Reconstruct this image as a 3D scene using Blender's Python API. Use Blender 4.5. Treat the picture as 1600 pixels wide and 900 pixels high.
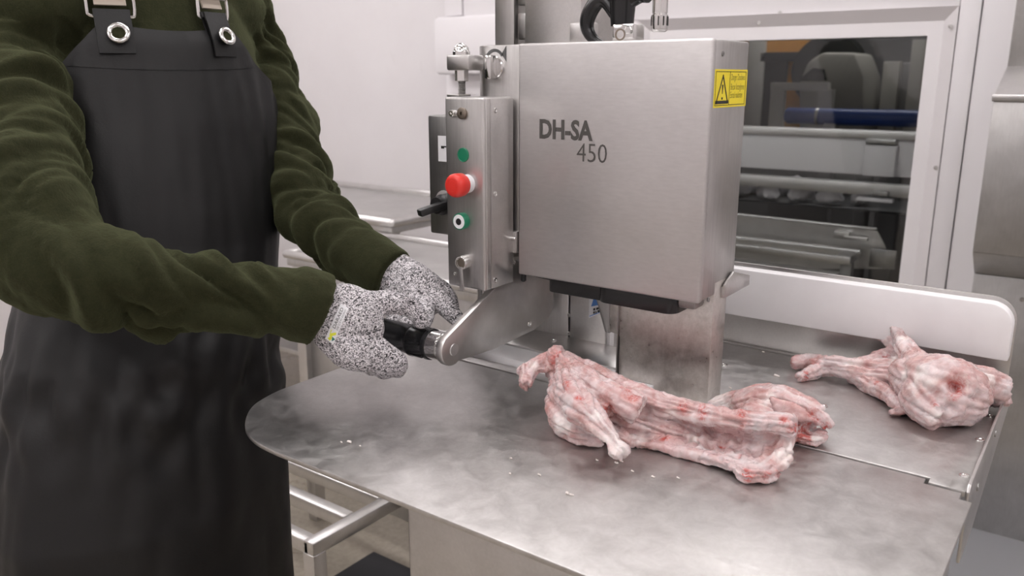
import bpy, bmesh, math, random
import numpy as np
from math import sin, cos, pi, radians, sqrt
from mathutils import Vector, Matrix, noise

for o in list(bpy.data.objects): bpy.data.objects.remove(o)
scene = bpy.context.scene
COL = scene.collection

# ------------------------------------------------------------------ camera
ZT = 0.90                       # height of the saw table
CAMZ = ZT + 0.4675
F_PX, PITCH, YAW = 1300.63, 0.2477, 0.6325
FW = np.array([-sin(YAW)*cos(PITCH), cos(YAW)*cos(PITCH), -sin(PITCH)])
RT = np.array([cos(YAW), sin(YAW), 0.0])
UP = np.cross(RT, FW)
CAM = np.array([0.0, 0.0, CAMZ])
cam = bpy.data.cameras.new('camera'); camo = bpy.data.objects.new('camera', cam); COL.objects.link(camo)
cam.sensor_width = 36.0; cam.lens = F_PX/1600*36.0
cam.clip_start = 0.02
camo.matrix_world = Matrix(((RT[0], UP[0], -FW[0], 0), (RT[1], UP[1], -FW[1], 0), (RT[2], UP[2], -FW[2], CAMZ), (0, 0, 0, 1)))
cam.dof.use_dof = True; cam.dof.focus_distance = 1.22; cam.dof.aperture_fstop = 5.6
scene.camera = camo

# ------------------------------------------------------------------ world, exposure
w = bpy.data.worlds.new('world'); scene.world = w; w.use_nodes = True
w.node_tree.nodes['Background'].inputs[0].default_value = (0.9, 0.93, 1.0, 1)
w.node_tree.nodes['Background'].inputs[1].default_value = 0.0
vs = scene.view_settings
vs.view_transform = 'Standard'; vs.look = 'None'; vs.gamma = 1.0; vs.use_curve_mapping = False
vs.exposure = 0.28
LAMP_STRENGTH = 9.0

def P(u, v, x=None, y=None, z=None, d=None):
    """pixel of the 1600x900 photograph -> point on a known plane (or at a depth)"""
    r = FW + RT*(u-800)/F_PX + UP*(450-v)/F_PX
    if x is not None: t = x/r[0]
    elif y is not None: t = y/r[1]
    elif z is not None: t = (z-CAMZ)/r[2]
    else: t = d
    return CAM + t*r

def T(u, v, h): return P(u, v, z=ZT+h)

# ------------------------------------------------------------------ materials
MATS = {}
def mat(name, color=(.5, .5, .5), rough=.5, metal=0.0, build=None, **kw):
    m = bpy.data.materials.new(name); m.use_nodes = True
    nt = m.node_tree; b = nt.nodes['Principled BSDF']
    b.inputs['Base Color'].default_value = (*color, 1); b.inputs['Roughness'].default_value = rough
    b.inputs['Metallic'].default_value = metal
    for k, v in kw.items(): b.inputs[k.replace('_', ' ')].default_value = v
    if build: build(nt, b)
    MATS[name] = m
    return m
def N(nt, t, **kw):
    n = nt.nodes.new(t)
    for k, v in kw.items():
        if k in ('scale', 'detail', 'rough', 'dist'):
            n.inputs[{'scale': 'Scale', 'detail': 'Detail', 'rough': 'Roughness', 'dist': 'Distortion'}[k]].default_value = v
        else: setattr(n, k, v)
    return n
def coords(nt, scale=(1, 1, 1), rot=(0, 0, 0)):
    tc = nt.nodes.new('ShaderNodeTexCoord'); mp = nt.nodes.new('ShaderNodeMapping')
    mp.inputs['Scale'].default_value = scale; mp.inputs['Rotation'].default_value = rot
    nt.links.new(tc.outputs['Object'], mp.inputs['Vector']); return mp.outputs['Vector']
def ramp(nt, src, stops):
    r = nt.nodes.new('ShaderNodeValToRGB'); e = r.color_ramp.elements
    while len(e) < len(stops): e.new(0.5)
    for k, (p, c) in zip(e, stops):
        k.position = p; k.color = (c, c, c, 1) if isinstance(c, (int, float)) else (*c, 1)
    nt.links.new(src, r.inputs['Fac']); return r.outputs['Color']
def noise_tex(nt, vec, scale, detail=3, rough=.5, dist=0.0):
    n = N(nt, 'ShaderNodeTexNoise', scale=scale, detail=detail, rough=rough, dist=dist)
    nt.links.new(vec, n.inputs['Vector']); return n.outputs['Fac']
def bump(nt, b, h, strength, distance):
    n = nt.nodes.new('ShaderNodeBump'); n.inputs['Strength'].default_value = strength; n.inputs['Distance'].default_value = distance
    nt.links.new(h, n.inputs['Height']); nt.links.new(n.outputs['Normal'], b.inputs['Normal'])
def mixc(nt, fac, a, b_, blend='MIX'):
    n = nt.nodes.new('ShaderNodeMix'); n.data_type = 'RGBA'; n.blend_type = blend
    for src, i in ((fac, 0), (a, 6), (b_, 7)):
        if isinstance(src, (int, float)): n.inputs[i].default_value = src
        elif isinstance(src, tuple): n.inputs[i].default_value = (*src, 1)
        else: nt.links.new(src, n.inputs[i])
    return n.outputs[2]

def steel(name, base, rough, stretch=(1, 1, 1), grain=.06, blot=.06, bumpy=.02):
    def bld(nt, b):
        v = coords(nt, stretch)
        g = noise_tex(nt, v, 260, 2, .6)
        v2 = coords(nt)
        bl = noise_tex(nt, v2, 9, 5, .65, .4)
        c = ramp(nt, bl, [(.3, tuple(max(0, q-blot) for q in base)), (.7, tuple(q+blot for q in base))])
        c2 = ramp(nt, g, [(.3, 1-grain*2), (.7, 1.0)])
        nt.links.new(mixc(nt, 1.0, c, c2, 'MULTIPLY'), b.inputs['Base Color'])
        a = nt.nodes.new('ShaderNodeMath'); a.operation = 'MULTIPLY_ADD'
        nt.links.new(bl, a.inputs[0]); a.inputs[1].default_value = .16; a.inputs[2].default_value = rough-.08
        nt.links.new(a.outputs[0], b.inputs['Roughness'])
        bump(nt, b, g, bumpy*4, .0006)
    return mat(name, base, rough, 1.0, bld)
steel('steel_front', (.58, .56, .555), .42, (.22, 1, 1.0), .035, .03, .012)
steel('steel_vertical', (.54, .525, .515), .36, (1, 1, .05))
steel('steel_dark', (.36, .352, .345), .38, (1, 1, .06))
steel('steel_plain', (.62, .605, .595), .34, (1, 1, 1), .03)
steel('steel_back', (.55, .54, .53), .42, (1, 1, .1), .03)
steel('steel_arm', (.60, .585, .57), .36, (1, .15, .15), .03, .08)
def tablemat(nt, b):
    v = coords(nt)
    big = noise_tex(nt, v, 4.5, 4, .6, .6)
    fine = noise_tex(nt, v, 38, 6, .72, .5)
    scr = noise_tex(nt, coords(nt, (1, .12, 1), (0, 0, .9)), 220, 3, .6)
    c = ramp(nt, big, [(.32, (.44, .425, .415)), (.68, (.63, .61, .60))])
    c = mixc(nt, .35, c, ramp(nt, fine, [(.35, (.42, .405, .395)), (.7, (.80, .785, .775))]))
    nt.links.new(c, b.inputs['Base Color'])
    r = nt.nodes.new('ShaderNodeMath'); r.operation = 'MULTIPLY_ADD'
    spk = noise_tex(nt, v, 210, 4, .7, .6)
    nt.links.new(mixc(nt, .45, fine, spk), r.inputs[0]); r.inputs[1].default_value = .75; r.inputs[2].default_value = .04
    nt.links.new(r.outputs[0], b.inputs['Roughness'])
    bump(nt, b, mixc(nt, .5, fine, scr), .16, .002)
mat('steel_table', (.5, .5, .5), .35, 1.0, tablemat)
def platemat(nt, b):
    v = coords(nt)
    f1 = noise_tex(nt, coords(nt, (1, 1, .35)), 26, 6, .7, 1.0); f2 = noise_tex(nt, v, 130, 4, .7)
    c = ramp(nt, f1, [(.35, (.54, .50, .47)), (.65, (.68, .65, .62))])
    c = mixc(nt, .4, c, ramp(nt, f2, [(.4, (.46, .43, .40)), (.66, (.72, .69, .66))]))
    nt.links.new(c, b.inputs['Base Color'])
    nt.links.new(ramp(nt, f2, [(.3, .26), (.7, .46)]), b.inputs['Roughness'])
mat('steel_stained', (.5, .5, .5), .35, 1.0, platemat)
mat('chrome', (.72, .71, .70), .14, 1.0)
mat('thread_steel', (.35, .34, .33), .35, 1.0)
mat('brass_dark', (.28, .24, .20), .4, 1.0)
mat('black_plastic', (.012, .012, .013), .38)
mat('black_gloss', (.010, .010, .011), .25)
def whiteplastic(nt, b):
    n = noise_tex(nt, coords(nt), 7, 4, .6)
    nt.links.new(ramp(nt, n, [(.3, (.78, .76, .77)), (.7, (.86, .85, .86))]), b.inputs['Base Color'])
mat('white_plastic', (.85, .84, .85), .42, build=whiteplastic)
mat('red_plastic', (.72, .035, .025), .32)
mat('green_plastic', (.012, .19, .10), .3)
mat('yellow_vinyl', (.86, .70, .02), .45)
mat('print_slot_black', (.02, .02, .018), .55)
mat('engraved', (.07, .065, .06), .5)
mat('arrow_print', (.10, .10, .10), .5)
mat('label_white', (.80, .80, .82), .5)
mat('label_blue', (.10, .25, .62), .5)
mat('label_green', (.02, .18, .14), .5)
mat('label_yellow', (.70, .72, .04), .5)
def wallmat(nt, b):
    v = coords(nt); n = noise_tex(nt, v, 1.3, 5, .6); s = noise_tex(nt, coords(nt, (1, 1, .4), (0, .5, 0)), 3.2, 6, .7, .8)
    c = ramp(nt, n, [(.3, (.72, .69, .70)), (.7, (.78, .755, .765))])
    c = mixc(nt, ramp(nt, s, [(.66, 0.0), (.78, .5)]), c, (.55, .52, .52))
    nt.links.new(c, b.inputs['Base Color'])
    bump(nt, b, noise_tex(nt, v, 60, 3), .08, .002)
mat('wall_paint', (.75, .73, .74), .7, build=wallmat)
mat('panel_white', (.80, .775, .79), .45)
mat('trim_white', (.70, .67, .68), .45)
mat('ceiling_paint', (.78, .77, .77), .8)
def floormat(nt, b):
    v = coords(nt); n = noise_tex(nt, v, 2.2, 6, .65, .6); f = noise_tex(nt, v, 60, 4, .7)
    c = ramp(nt, n, [(.3, (.30, .265, .21)), (.7, (.45, .40, .33))])
    c = mixc(nt, .25, c, ramp(nt, f, [(.35, (.2, .17, .13)), (.65, (.5, .45, .38))]))
    nt.links.new(c, b.inputs['Base Color']); nt.links.new(ramp(nt, n, [(.35, .18), (.6, .5)]), b.inputs['Roughness'])
mat('floor_resin', (.4, .36, .3), .4, build=floormat)
mat('floor_grey', (.25, .25, .26), .5)
mat('mat_rubber', (.022, .023, .028), .6)
def fleece(nt, b):
    v = coords(nt)
    f = noise_tex(nt, v, 420, 4, .75); m_ = noise_tex(nt, v, 55, 4, .7, .5)
    c = ramp(nt, m_, [(.3, (.0135, .0145, .0062)), (.72, (.031, .0320, .0145))])
    c = mixc(nt, .45, c, ramp(nt, f, [(.35, (.016, .017, .0075)), (.7, (.032, .033, .016))]))
    nt.links.new(c, b.inputs['Base Color'])
    bump(nt, b, mixc(nt, .5, noise_tex(nt, v, 390, 4, .75, .3), noise_tex(nt, v, 150, 4, .7)), .7, .0030)
mat('fleece', (.035, .04, .018), .95, build=fleece, Sheen_Weight=.25, Sheen_Roughness=.5, Sheen_Tint=(.5, .55, .3, 1), Specular_IOR_Level=.1)
def apronmat(nt, b):
    v = coords(nt); n = noise_tex(nt, v, 5, 5, .6, .5); f = noise_tex(nt, v, 300, 3, .6)
    nt.links.new(ramp(nt, n, [(.3, (.0045, .0044, .0046)), (.72, (.0090, .0088, .0092))]), b.inputs['Base Color'])
    nt.links.new(ramp(nt, n, [(.3, .42), (.7, .6)]), b.inputs['Roughness'])
    bump(nt, b, mixc(nt, .35, noise_tex(nt, v, 26, 5, .6, .8), f), .16, .004)
mat('apron_rubber', (.014, .0137, .0142), .5, build=apronmat, Specular_IOR_Level=.38)
def knit(nt, b):
    v = coords(nt, (1, 1, 1))
    n = noise_tex(nt, coords(nt, (1.0, .40, .8), (.3, .6, .5)), 400, 1.0, .5, 1.6)
    n2 = noise_tex(nt, coords(nt, (.45, 1.0, 1.0), (.9, .2, -.5)), 380, 1.0, .5, 1.6)
    c = ramp(nt, n, [(.38, (.05, .048, .05)), (.46, (.55, .52, .54)), (.58, (.80, .77, .79))])
    c = mixc(nt, ramp(nt, n2, [(.40, .85), (.47, 0.0)]), c, (.035, .034, .036))
    nt.links.new(c, b.inputs['Base Color'])
    bump(nt, b, mixc(nt, .5, n, n2), .6, .0016)
mat('glove_knit', (.4, .39, .4), .9, build=knit, Specular_IOR_Level=.2)
def meatmat(nt, b):
    v = coords(nt)
    big = noise_tex(nt, v, 22, 4, .6, 1.0); mid = noise_tex(nt, v, 70, 5, .65, 1.2); fine = noise_tex(nt, v, 260, 3, .6)
    c = ramp(nt, big, [(.28, (.45, .22, .205)), (.42, (.54, .345, .33)), (.55, (.62, .48, .48)), (.72, (.68, .61, .615))])
    c = mixc(nt, ramp(nt, mid, [(.60, 0.0), (.74, .65)]), c, (.80, .70, .655))
    c = mixc(nt, ramp(nt, mid, [(.24, .4), (.36, 0.0)]), c, (.42, .13, .12))
    at = nt.nodes.new('ShaderNodeAttribute'); at.attribute_name = 'tissue'
    sp = nt.nodes.new('ShaderNodeSeparateColor'); nt.links.new(at.outputs['Color'], sp.inputs[0])
    mul = nt.nodes.new('ShaderNodeMath'); mul.operation = 'MULTIPLY'; nt.links.new(sp.outputs[0], mul.inputs[0])
    nt.links.new(ramp(nt, noise_tex(nt, v, 120, 4, .65, 1.5), [(.42, .10), (.56, 1.0)]), mul.inputs[1])
    c = mixc(nt, ramp(nt, sp.outputs[2], [(.25, .30), (.45, 0.0)]), c, (.48, .22, .21))
    c = mixc(nt, ramp(nt, sp.outputs[2], [(.62, 0.0), (.9, .45)]), c, (.76, .70, .70))
    c = mixc(nt, mul.outputs[0], c, (.47, .085, .07))
    c = mixc(nt, sp.outputs[1], c, mixc(nt, big, (.80, .70, .68), (.86, .80, .78)))
    nt.links.new(c, b.inputs['Base Color'])
    nt.links.new(ramp(nt, mid, [(.3, .18), (.7, .36)]), b.inputs['Roughness'])
    bump(nt, b, mixc(nt, .35, noise_tex(nt, v, 110, 4, .6, 2.0), fine), .28, .0032)
mat('raw_meat', (.65, .4, .38), .32, build=meatmat, Subsurface_Weight=.12, Subsurface_Radius=(.012, .004, .003), Subsurface_Scale=.5)
mat('meat_fat', (.80, .74, .70), .35)
mat('orange_paint', (.50, .22, .03), .5)
mat('beige_paint', (.40, .38, .34), .5)
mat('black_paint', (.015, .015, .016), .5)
mat('blue_plastic', (.015, .045, .20), .4)
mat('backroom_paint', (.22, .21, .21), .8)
mat('aluminium', (.55, .54, .53), .42, 1.0)
mat('film_plastic', (.62, .60, .62), .2, build=None)
mat('skin', (.55, .33, .25), .5, Subsurface_Weight=.1)
mat('hair', (.02, .014, .01), .6)
mat('trouser_cloth', (.03, .03, .035), .85)
mat('boot_rubber', (.65, .65, .65), .4)
mat('leather_strap', (.42, .36, .30), .55)
mat('eye_white', (.8, .8, .8), .3)
def glass(nt, b):
    out = [n for n in nt.nodes if n.type == 'OUTPUT_MATERIAL'][0]
    tr = nt.nodes.new('ShaderNodeBsdfTransparent'); tr.inputs[0].default_value = (.93, .945, .94, 1)
    gl = nt.nodes.new('ShaderNodeBsdfGlossy'); gl.inputs['Roughness'].default_value = .02
    fr = nt.nodes.new('ShaderNodeFresnel'); fr.inputs[0].default_value = 1.45
    mx = nt.nodes.new('ShaderNodeMixShader')
    nt.links.new(fr.outputs[0], mx.inputs[0]); nt.links.new(tr.outputs[0], mx.inputs[1]); nt.links.new(gl.outputs[0], mx.inputs[2])
    nt.links.new(mx.outputs[0], out.inputs['Surface'])
mat('window_glass', build=glass)
def emis(name, col, s):
    def bld(nt, b):
        b.inputs['Emission Color'].default_value = (*col, 1); b.inputs['Emission Strength'].default_value = s
    return mat(name, (.9, .9, .9), .6, 0, bld)
emis('lamp_diffuser', (1.0, .965, .97), LAMP_STRENGTH)

# ------------------------------------------------------------------ object helpers
OFF = {}
def setp(o, label=None, cat=None, group=None, kind=None):
    if label: o['label'] = label
    if cat: o['category'] = cat
    if group: o['group'] = group
    if kind: o['kind'] = kind
def root(name, loc, label=None, cat=None, group=None, kind=None):
    o = bpy.data.objects.new(name, None); COL.objects.link(o); o.location = loc; o.empty_display_size = .05
    OFF[o] = np.array(loc, float); setp(o, label, cat, group, kind); return o
def to_mesh(name, geo):
    if isinstance(geo, bpy.types.Mesh): geo.name = name; return geo
    me = bpy.data.meshes.new(name)
    if isinstance(geo, bmesh.types.BMesh): geo.normal_update(); geo.to_mesh(me); geo.free()
    else: me.from_pydata([tuple(v) for v in geo[0]], [], geo[1]); me.update()
    return me
def obj(name, geo, m, parent=None, label=None, cat=None, group=None, kind=None, smooth=True, ang=35):
    me = to_mesh(name, geo)
    n = len(me.vertices); co = np.empty(n*3); me.vertices.foreach_get('co', co); co = co.reshape(-1, 3)
    if parent is not None: off = OFF[parent]
    else:
        lo, hi = co.min(0), co.max(0); off = np.array([(lo[0]+hi[0])/2, (lo[1]+hi[1])/2, lo[2]])
    me.vertices.foreach_set('co', (co-off).ravel()); me.update()
    o = bpy.data.objects.new(name, me); COL.objects.link(o); OFF[o] = off
    if parent is not None: o.parent = parent
    else: o.location = off
    ms = m if isinstance(m, (list, tuple)) else [m]
    for q in ms: me.materials.append(MATS[q])
    if smooth:
        me.polygons.foreach_set('use_smooth', [True]*len(me.polygons))
        if ang < 180: me.set_sharp_from_angle(angle=radians(ang))
    setp(o, label, cat, group, kind); return o

def box(x0, x1, y0, y1, z0, z1, b=.0015, seg=2):
    bm = bmesh.new()
    vs_ = [bm.verts.new(p) for p in ((x0, y0, z0), (x1, y0, z0), (x1, y1, z0), (x0, y1, z0), (x0, y0, z1), (x1, y0, z1), (x1, y1, z1), (x0, y1, z1))]
    for f in ((0, 3, 2, 1), (4, 5, 6, 7), (0, 1, 5, 4), (1, 2, 6, 5), (2, 3, 7, 6), (3, 0, 4, 7)): bm.faces.new([vs_[i] for i in f])
    if b > 0:
        b = min(b, .45*min(abs(x1-x0), abs(y1-y0), abs(z1-z0)))
        bmesh.ops.bevel(bm, geom=bm.edges[:], offset=b, segments=seg, profile=.5, affect='EDGES', clamp_overlap=True)
    return bm
def join(*bms):
    out = bmesh.new()
    for b in bms:
        me = bpy.data.meshes.new('t')
        if isinstance(b, tuple): me.from_pydata([tuple(v) for v in b[0]], [], b[1])
        else: b.to_mesh(me); b.free()
        out.from_mesh(me); bpy.data.meshes.remove(me)
    return out
def frame_of(axis):
    a = np.array(axis, float); a /= np.linalg.norm(a)
    h = np.array([0, 0, 1.]) if abs(a[2]) < .9 else np.array([1., 0, 0])
    e1 = np.cross(h, a); e1 /= np.linalg.norm(e1); e2 = np.cross(a, e1)
    return a, e1, e2
def lathe(origin, axis, prof, n=28):
    """prof: (t along axis, radius); end caps closed"""
    o = np.array(origin, float); a, e1, e2 = frame_of(axis); V = []; Fc = []
    for t, r in prof:
        for k in range(n):
            q = 2*pi*k/n; V.append(o+a*t+(e1*cos(q)+e2*sin(q))*max(r, 1e-5))
    for i in range(len(prof)-1):
        for k in range(n):
            k2 = (k+1) % n; Fc.append((i*n+k, i*n+k2, (i+1)*n+k2, (i+1)*n+k))
    Fc.append(tuple(range(n-1, -1, -1))); m = (len(prof)-1)*n; Fc.append(tuple(range(m, m+n)))
    return V, Fc
def cyl(origin, axis, r, L, b=.0008, n=24): return lathe(origin, axis, [(0, r-b), (b, r), (L-b, r), (L, r-b)], n)
def prism(pts, depth, b=0.0, seg=2):
    """pts: closed 3D polygon (planar), extruded by the vector depth"""
    bm = bmesh.new(); d = Vector(depth)
    a = [bm.verts.new(Vector(p)) for p in pts]; c = [bm.verts.new(Vector(p)+d) for p in pts]
    bm.faces.new(a); bm.faces.new(c[::-1]); n = len(pts)
    for i in range(n): bm.faces.new((a[i], c[i], c[(i+1) % n], a[(i+1) % n]))
    bmesh.ops.recalc_face_normals(bm, faces=bm.faces[:])
    if b > 0:
        E = [e for e in bm.edges if len(e.link_faces) == 2 and e.calc_face_angle(0) > radians(30)]
        bmesh.ops.bevel(bm, geom=E, offset=b, segments=seg, profile=.5, affect='EDGES', clamp_overlap=True)
    return bm
def smooth_path(pts, k=6):
    """Catmull-Rom through rows of any width"""
    p = np.array(pts, float)
    if len(p) < 3: return np.array([p[0]+(p[-1]-p[0])*t for t in np.linspace(0, 1, k+1)])
    q = np.vstack([2*p[0]-p[1], p, 2*p[-1]-p[-2]]); out = []
    for i in range(1, len(q)-2):
        for t in np.linspace(0, 1, k, endpoint=False):
            a, b, c, d = q[i-1], q[i], q[i+1], q[i+2]
            out.append(.5*((2*b)+(-a+c)*t+(2*a-5*b+4*c-d)*t*t+(-a+3*b-3*c+d)*t**3))
    out.append(p[-1]); return np.array(out)
def tube(pts, n=14, k=5, squash=None, cap=True):
    """pts rows: x,y,z,r ; rounded ends"""
    p = smooth_path(pts, k); C = p[:, :3]; R_ = np.maximum(p[:, 3], .0008)
    tan = np.gradient(C, axis=0); tan /= np.linalg.norm(tan, axis=1)[:, None]+1e-12
    a, e1, e2 = frame_of(tan[0]); rings = []
    def ring(c, t, r):
        nonlocal e1
        e1 = e1-t*np.dot(e1, t); e1 /= np.linalg.norm(e1); f2 = np.cross(t, e1)
        out = []
        for j in range(n):
            q = 2*pi*j/n; off = (e1*cos(q)+f2*sin(q))*r
            if squash is not None:
                ax, fac = squash; off = off-(1-fac)*np.dot(off, ax)*ax
            out.append(c+off)
        return out
    c0, c1 = cap if isinstance(cap, tuple) else (cap, cap)
    if c0:
        for q in (.12, .5, .85): rings.append(ring(C[0]-tan[0]*R_[0]*sqrt(1-q*q)*.85, tan[0], R_[0]*q))
    for c, t, r in zip(C, tan, R_): rings.append(ring(c, t, r))
    if c1:
        for q in (.85, .5, .12): rings.append(ring(C[-1]+tan[-1]*R_[-1]*sqrt(1-q*q)*.85, tan[-1], R_[-1]*q))
    V = [v for r in rings for v in r]; Fc = []
    for i in range(len(rings)-1):
        for j in range(n): Fc.append((i*n+j, i*n+(j+1) % n, (i+1)*n+(j+1) % n, (i+1)*n+j))
    Fc.append(tuple(range(n-1, -1, -1))); m = (len(rings)-1)*n; Fc.append(tuple(range(m, m+n)))
    return V, Fc
def pipe(pts, r, n=10, k=6): return tube([(*p, r) for p in pts], n, k)
def loft(rings):
    n = len(rings[0]); V = [v for r in rings for v in r]; Fc = []
    for i in range(len(rings)-1):
        for j in range(n): Fc.append((i*n+j, i*n+(j+1) % n, (i+1)*n+(j+1) % n, (i+1)*n+j))
    Fc.append(tuple(range(n-1, -1, -1))); m = (len(rings)-1)*n; Fc.append(tuple(range(m, m+n)))
    return V, Fc
def sheet(grid, th):
    """closed slab from an (a,b,3) grid of points, th metres thick along the local normal"""
    g = np.array(grid, float); a, b, _ = g.shape
    du = np.gradient(g, axis=0); dv = np.gradient(g, axis=1); nr = np.cross(du, dv); nr /= np.linalg.norm(nr, axis=2)[..., None]+1e-12
    t = (g+nr*th/2).reshape(-1, 3); u = (g-nr*th/2).reshape(-1, 3); V = np.vstack([t, u]); m = a*b; Fc = []
    for i in range(a-1):
        for j in range(b-1):
            q = (i*b+j, i*b+j+1, (i+1)*b+j+1, (i+1)*b+j); Fc.append(q[::-1]); Fc.append(tuple(x+m for x in q))
    edge = [(i*b) for i in range(a)]+[(a-1)*b+j for j in range(1, b)]+[i*b+b-1 for i in range(a-2, -1, -1)]+[j for j in range(b-2, 0, -1)]
    for i in range(len(edge)):
        p_, q_ = edge[i], edge[(i+1) % len(edge)]; Fc.append((p_, q_, q_+m, p_+m))
    return V, Fc
def fuse(parts, voxel, smooth=4, fac=.5):
    """union of closed shells -> one continuous mesh (verts array, mesh)"""
    bm = join(*parts); bmesh.ops.recalc_face_normals(bm, faces=bm.faces[:])
    me = bpy.data.meshes.new('fuse'); bm.to_mesh(me); bm.free()
    o = bpy.data.objects.new('fuse', me); COL.objects.link(o)
    r = o.modifiers.new('r', 'REMESH'); r.mode = 'VOXEL'; r.voxel_size = voxel; r.use_smooth_shade = True
    if smooth:
        s = o.modifiers.new('s', 'SMOOTH'); s.iterations = smooth; s.factor = fac
    dg = bpy.context.evaluated_depsgraph_get(); out = bpy.data.meshes.new_from_object(o.evaluated_get(dg))
    bpy.data.objects.remove(o); bpy.data.meshes.remove(me); return out
def get_co(me):
    a = np.empty(len(me.vertices)*3); me.vertices.foreach_get('co', a); return a.reshape(-1, 3)
def get_no(me):
    a = np.empty(len(me.vertices)*3); me.vertices.foreach_get('normal', a); return a.reshape(-1, 3)
def set_co(me, V): me.vertices.foreach_set('co', np.ascontiguousarray(V).ravel()); me.update()
def nz(V, scale, seed=0.0):
    return np.array([noise.noise(Vector((v[0]*scale+seed, v[1]*scale-seed, v[2]*scale+2*seed))) for v in V])
def along(V, line):
    """nearest point on a polyline: arc length, angle round it, distance"""
    p = smooth_path(line, 6)[:, :3]; seg = p[1:]-p[:-1]; L = np.linalg.norm(seg, axis=1); S = np.concatenate([[0], np.cumsum(L)])
    best = np.full(len(V), 1e9); s = np.zeros(len(V)); ang = np.zeros(len(V)); dd = np.zeros(len(V))
    for i in range(len(seg)):
        t = np.clip(((V-p[i])@seg[i])/(L[i]**2), 0, 1); c = p[i]+t[:, None]*seg[i]; off = V-c; d = np.linalg.norm(off, axis=1)
        a, e1, e2 = frame_of(seg[i]); m = d < best
        best[m] = d[m]; s[m] = S[i]+t[m]*L[i]; ang[m] = np.arctan2(off[m]@e2, off[m]@e1)
    return s, ang, best
_glyph = {}
def text(body, origin, ex, ey, height, thick=.0004, offset=0.0, width=None):
    """lettering as a thin mesh: origin = left end of the base line"""
    cu = bpy.data.curves.new('t', 'FONT'); cu.body = body; cu.size = 1.0; cu.offset = offset; cu.resolution_u = 3
    o = bpy.data.objects.new('t', cu); COL.objects.link(o); dg = bpy.context.evaluated_depsgraph_get()
    me = bpy.data.meshes.new_from_object(o.evaluated_get(dg)); bpy.data.objects.remove(o); bpy.data.curves.remove(cu)
    V = get_co(me); Fc = [tuple(p.vertices) for p in me.polygons]; bpy.data.meshes.remove(me)
    ex = np.array(ex, float); ey = np.array(ey, float); ex /= np.linalg.norm(ex); ey /= np.linalg.norm(ey); nrm = np.cross(ex, ey)
    sy = height/.70; x0 = V[:, 0].min(); sx = sy if width is None else width/(V[:, 0].max()-x0)
    W = np.array(origin)+(V[:, 0:1]-x0)*sx*ex+V[:, 1:2]*sy*ey+nrm*thick
    return W, Fc
def torx(origin, axis, r, parent, m='chrome', name='screw'):
    """flat-headed screw with a recess"""
    V, Fc = lathe(origin, axis, [(-.001, r*.9), (.0006, r), (.0014, r*.94), (.0016, r*.55), (.0007, r*.45), (.0007, .0001)], 16)
    return obj(name, (V, Fc), m, parent)

# ================================================================== the room
XL, XR, YN, YW, ZC = -4.4, 2.4, -2.4, 3.0, 2.75
obj('floor', box(XL-.1, XR+.1, YN-.1, YW+.1, -.08, 0, 0), 'floor_resin', kind='structure')
obj('ceiling', box(XL-.1, XR+.1, YN-.1, YW+.1, ZC, ZC+.08, 0), 'ceiling_paint', kind='structure')
obj('wall_left', box(XL-.1, XL, YN, YW, 0, ZC, 0), 'wall_paint', kind='structure')
obj('wall_right', box(XR, XR+.1, YN, YW, 0, ZC, 0), 'wall_paint', kind='structure')
obj('wall_front', box(XL, XR, YN-.1, YN, 0, ZC, 0), 'wall_paint', kind='structure')
WX0, WX1, WZ0, WZ1 = -1.50, -.566, .52, 1.496
obj('wall_back', join(box(XL, WX0, YW, YW+.08, 0, ZC, 0), box(WX1, XR, YW, YW+.08, 0, ZC, 0), box(WX0, WX1, YW, YW+.08, 0, WZ0, 0), box(WX0, WX1, YW, YW+.08, WZ1, ZC, 0)), 'wall_paint', kind='structure')
# white cladding panels round the window
win = root('window_1', ((WX0+WX1)/2, YW, WZ0), kind='structure')
def bandpoly(pts, y0, y1, b=.002): return prism([(p[0], y0, p[1]) for p in pts], (0, y1-y0, 0), b)
tw = .085
cxs = (WX0, WX1, WZ0, WZ1)
A = [(WX0, WZ0), (WX1, WZ0), (WX1, WZ1), (WX0, WZ1)]; B = [(WX0-tw, WZ0-tw), (WX1+tw, WZ0-tw), (WX1+tw, WZ1+tw), (WX0-tw, WZ1+tw)]
for i in range(4):
    j = (i+1) % 4
    bm = bmesh.new()
    q = [(A[i][0], YW+.03, A[i][1]), (A[j][0], YW+.03, A[j][1]), (B[j][0], YW-.028, B[j][1]), (B[i][0], YW-.028, B[i][1])]
    r_ = [(A[i][0], YW+.075, A[i][1]), (A[j][0], YW+.075, A[j][1]), (B[j][0], YW-.001, B[j][1]), (B[i][0], YW-.001, B[i][1])]
    va = [bm.verts.new(p) for p in q]; vb = [bm.verts.new(p) for p in r_]
    bm.faces.new(va); bm.faces.new(vb[::-1])
    for k in range(4): bm.faces.new((va[k], vb[k], vb[(k+1) % 4], va[(k+1) % 4]))
    bmesh.ops.recalc_face_normals(bm, faces=bm.faces[:])
    obj('window_frame', bm, 'trim_white', win)
pw = .16
obj('cladding_panel', box(WX0-tw-.6, WX1+tw+.0, YW-.02, YW-.001, WZ1+tw, ZC-.02, .002), 'panel_white', win)
obj('cladding_panel', box(WX1+tw+.002, WX1+tw+.06, YW-.024, YW-.001, .02, ZC-.02, .002), 'panel_white', win)
obj('cladding_panel', box(WX1+tw+.064, WX1+tw+1.3, YW-.02, YW-.001, .02, ZC-.02, .002), 'panel_white', win)
obj('cladding_panel', box(WX0-tw, WX1+tw, YW-.02, YW-.001, .02, WZ0-tw, .002), 'panel_white', win)
obj('cladding_panel', box(WX0-tw-.6, WX0-tw-.002, YW-.02, YW-.001, .02, WZ1+tw-.002, .002), 'panel_white', win)
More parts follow.
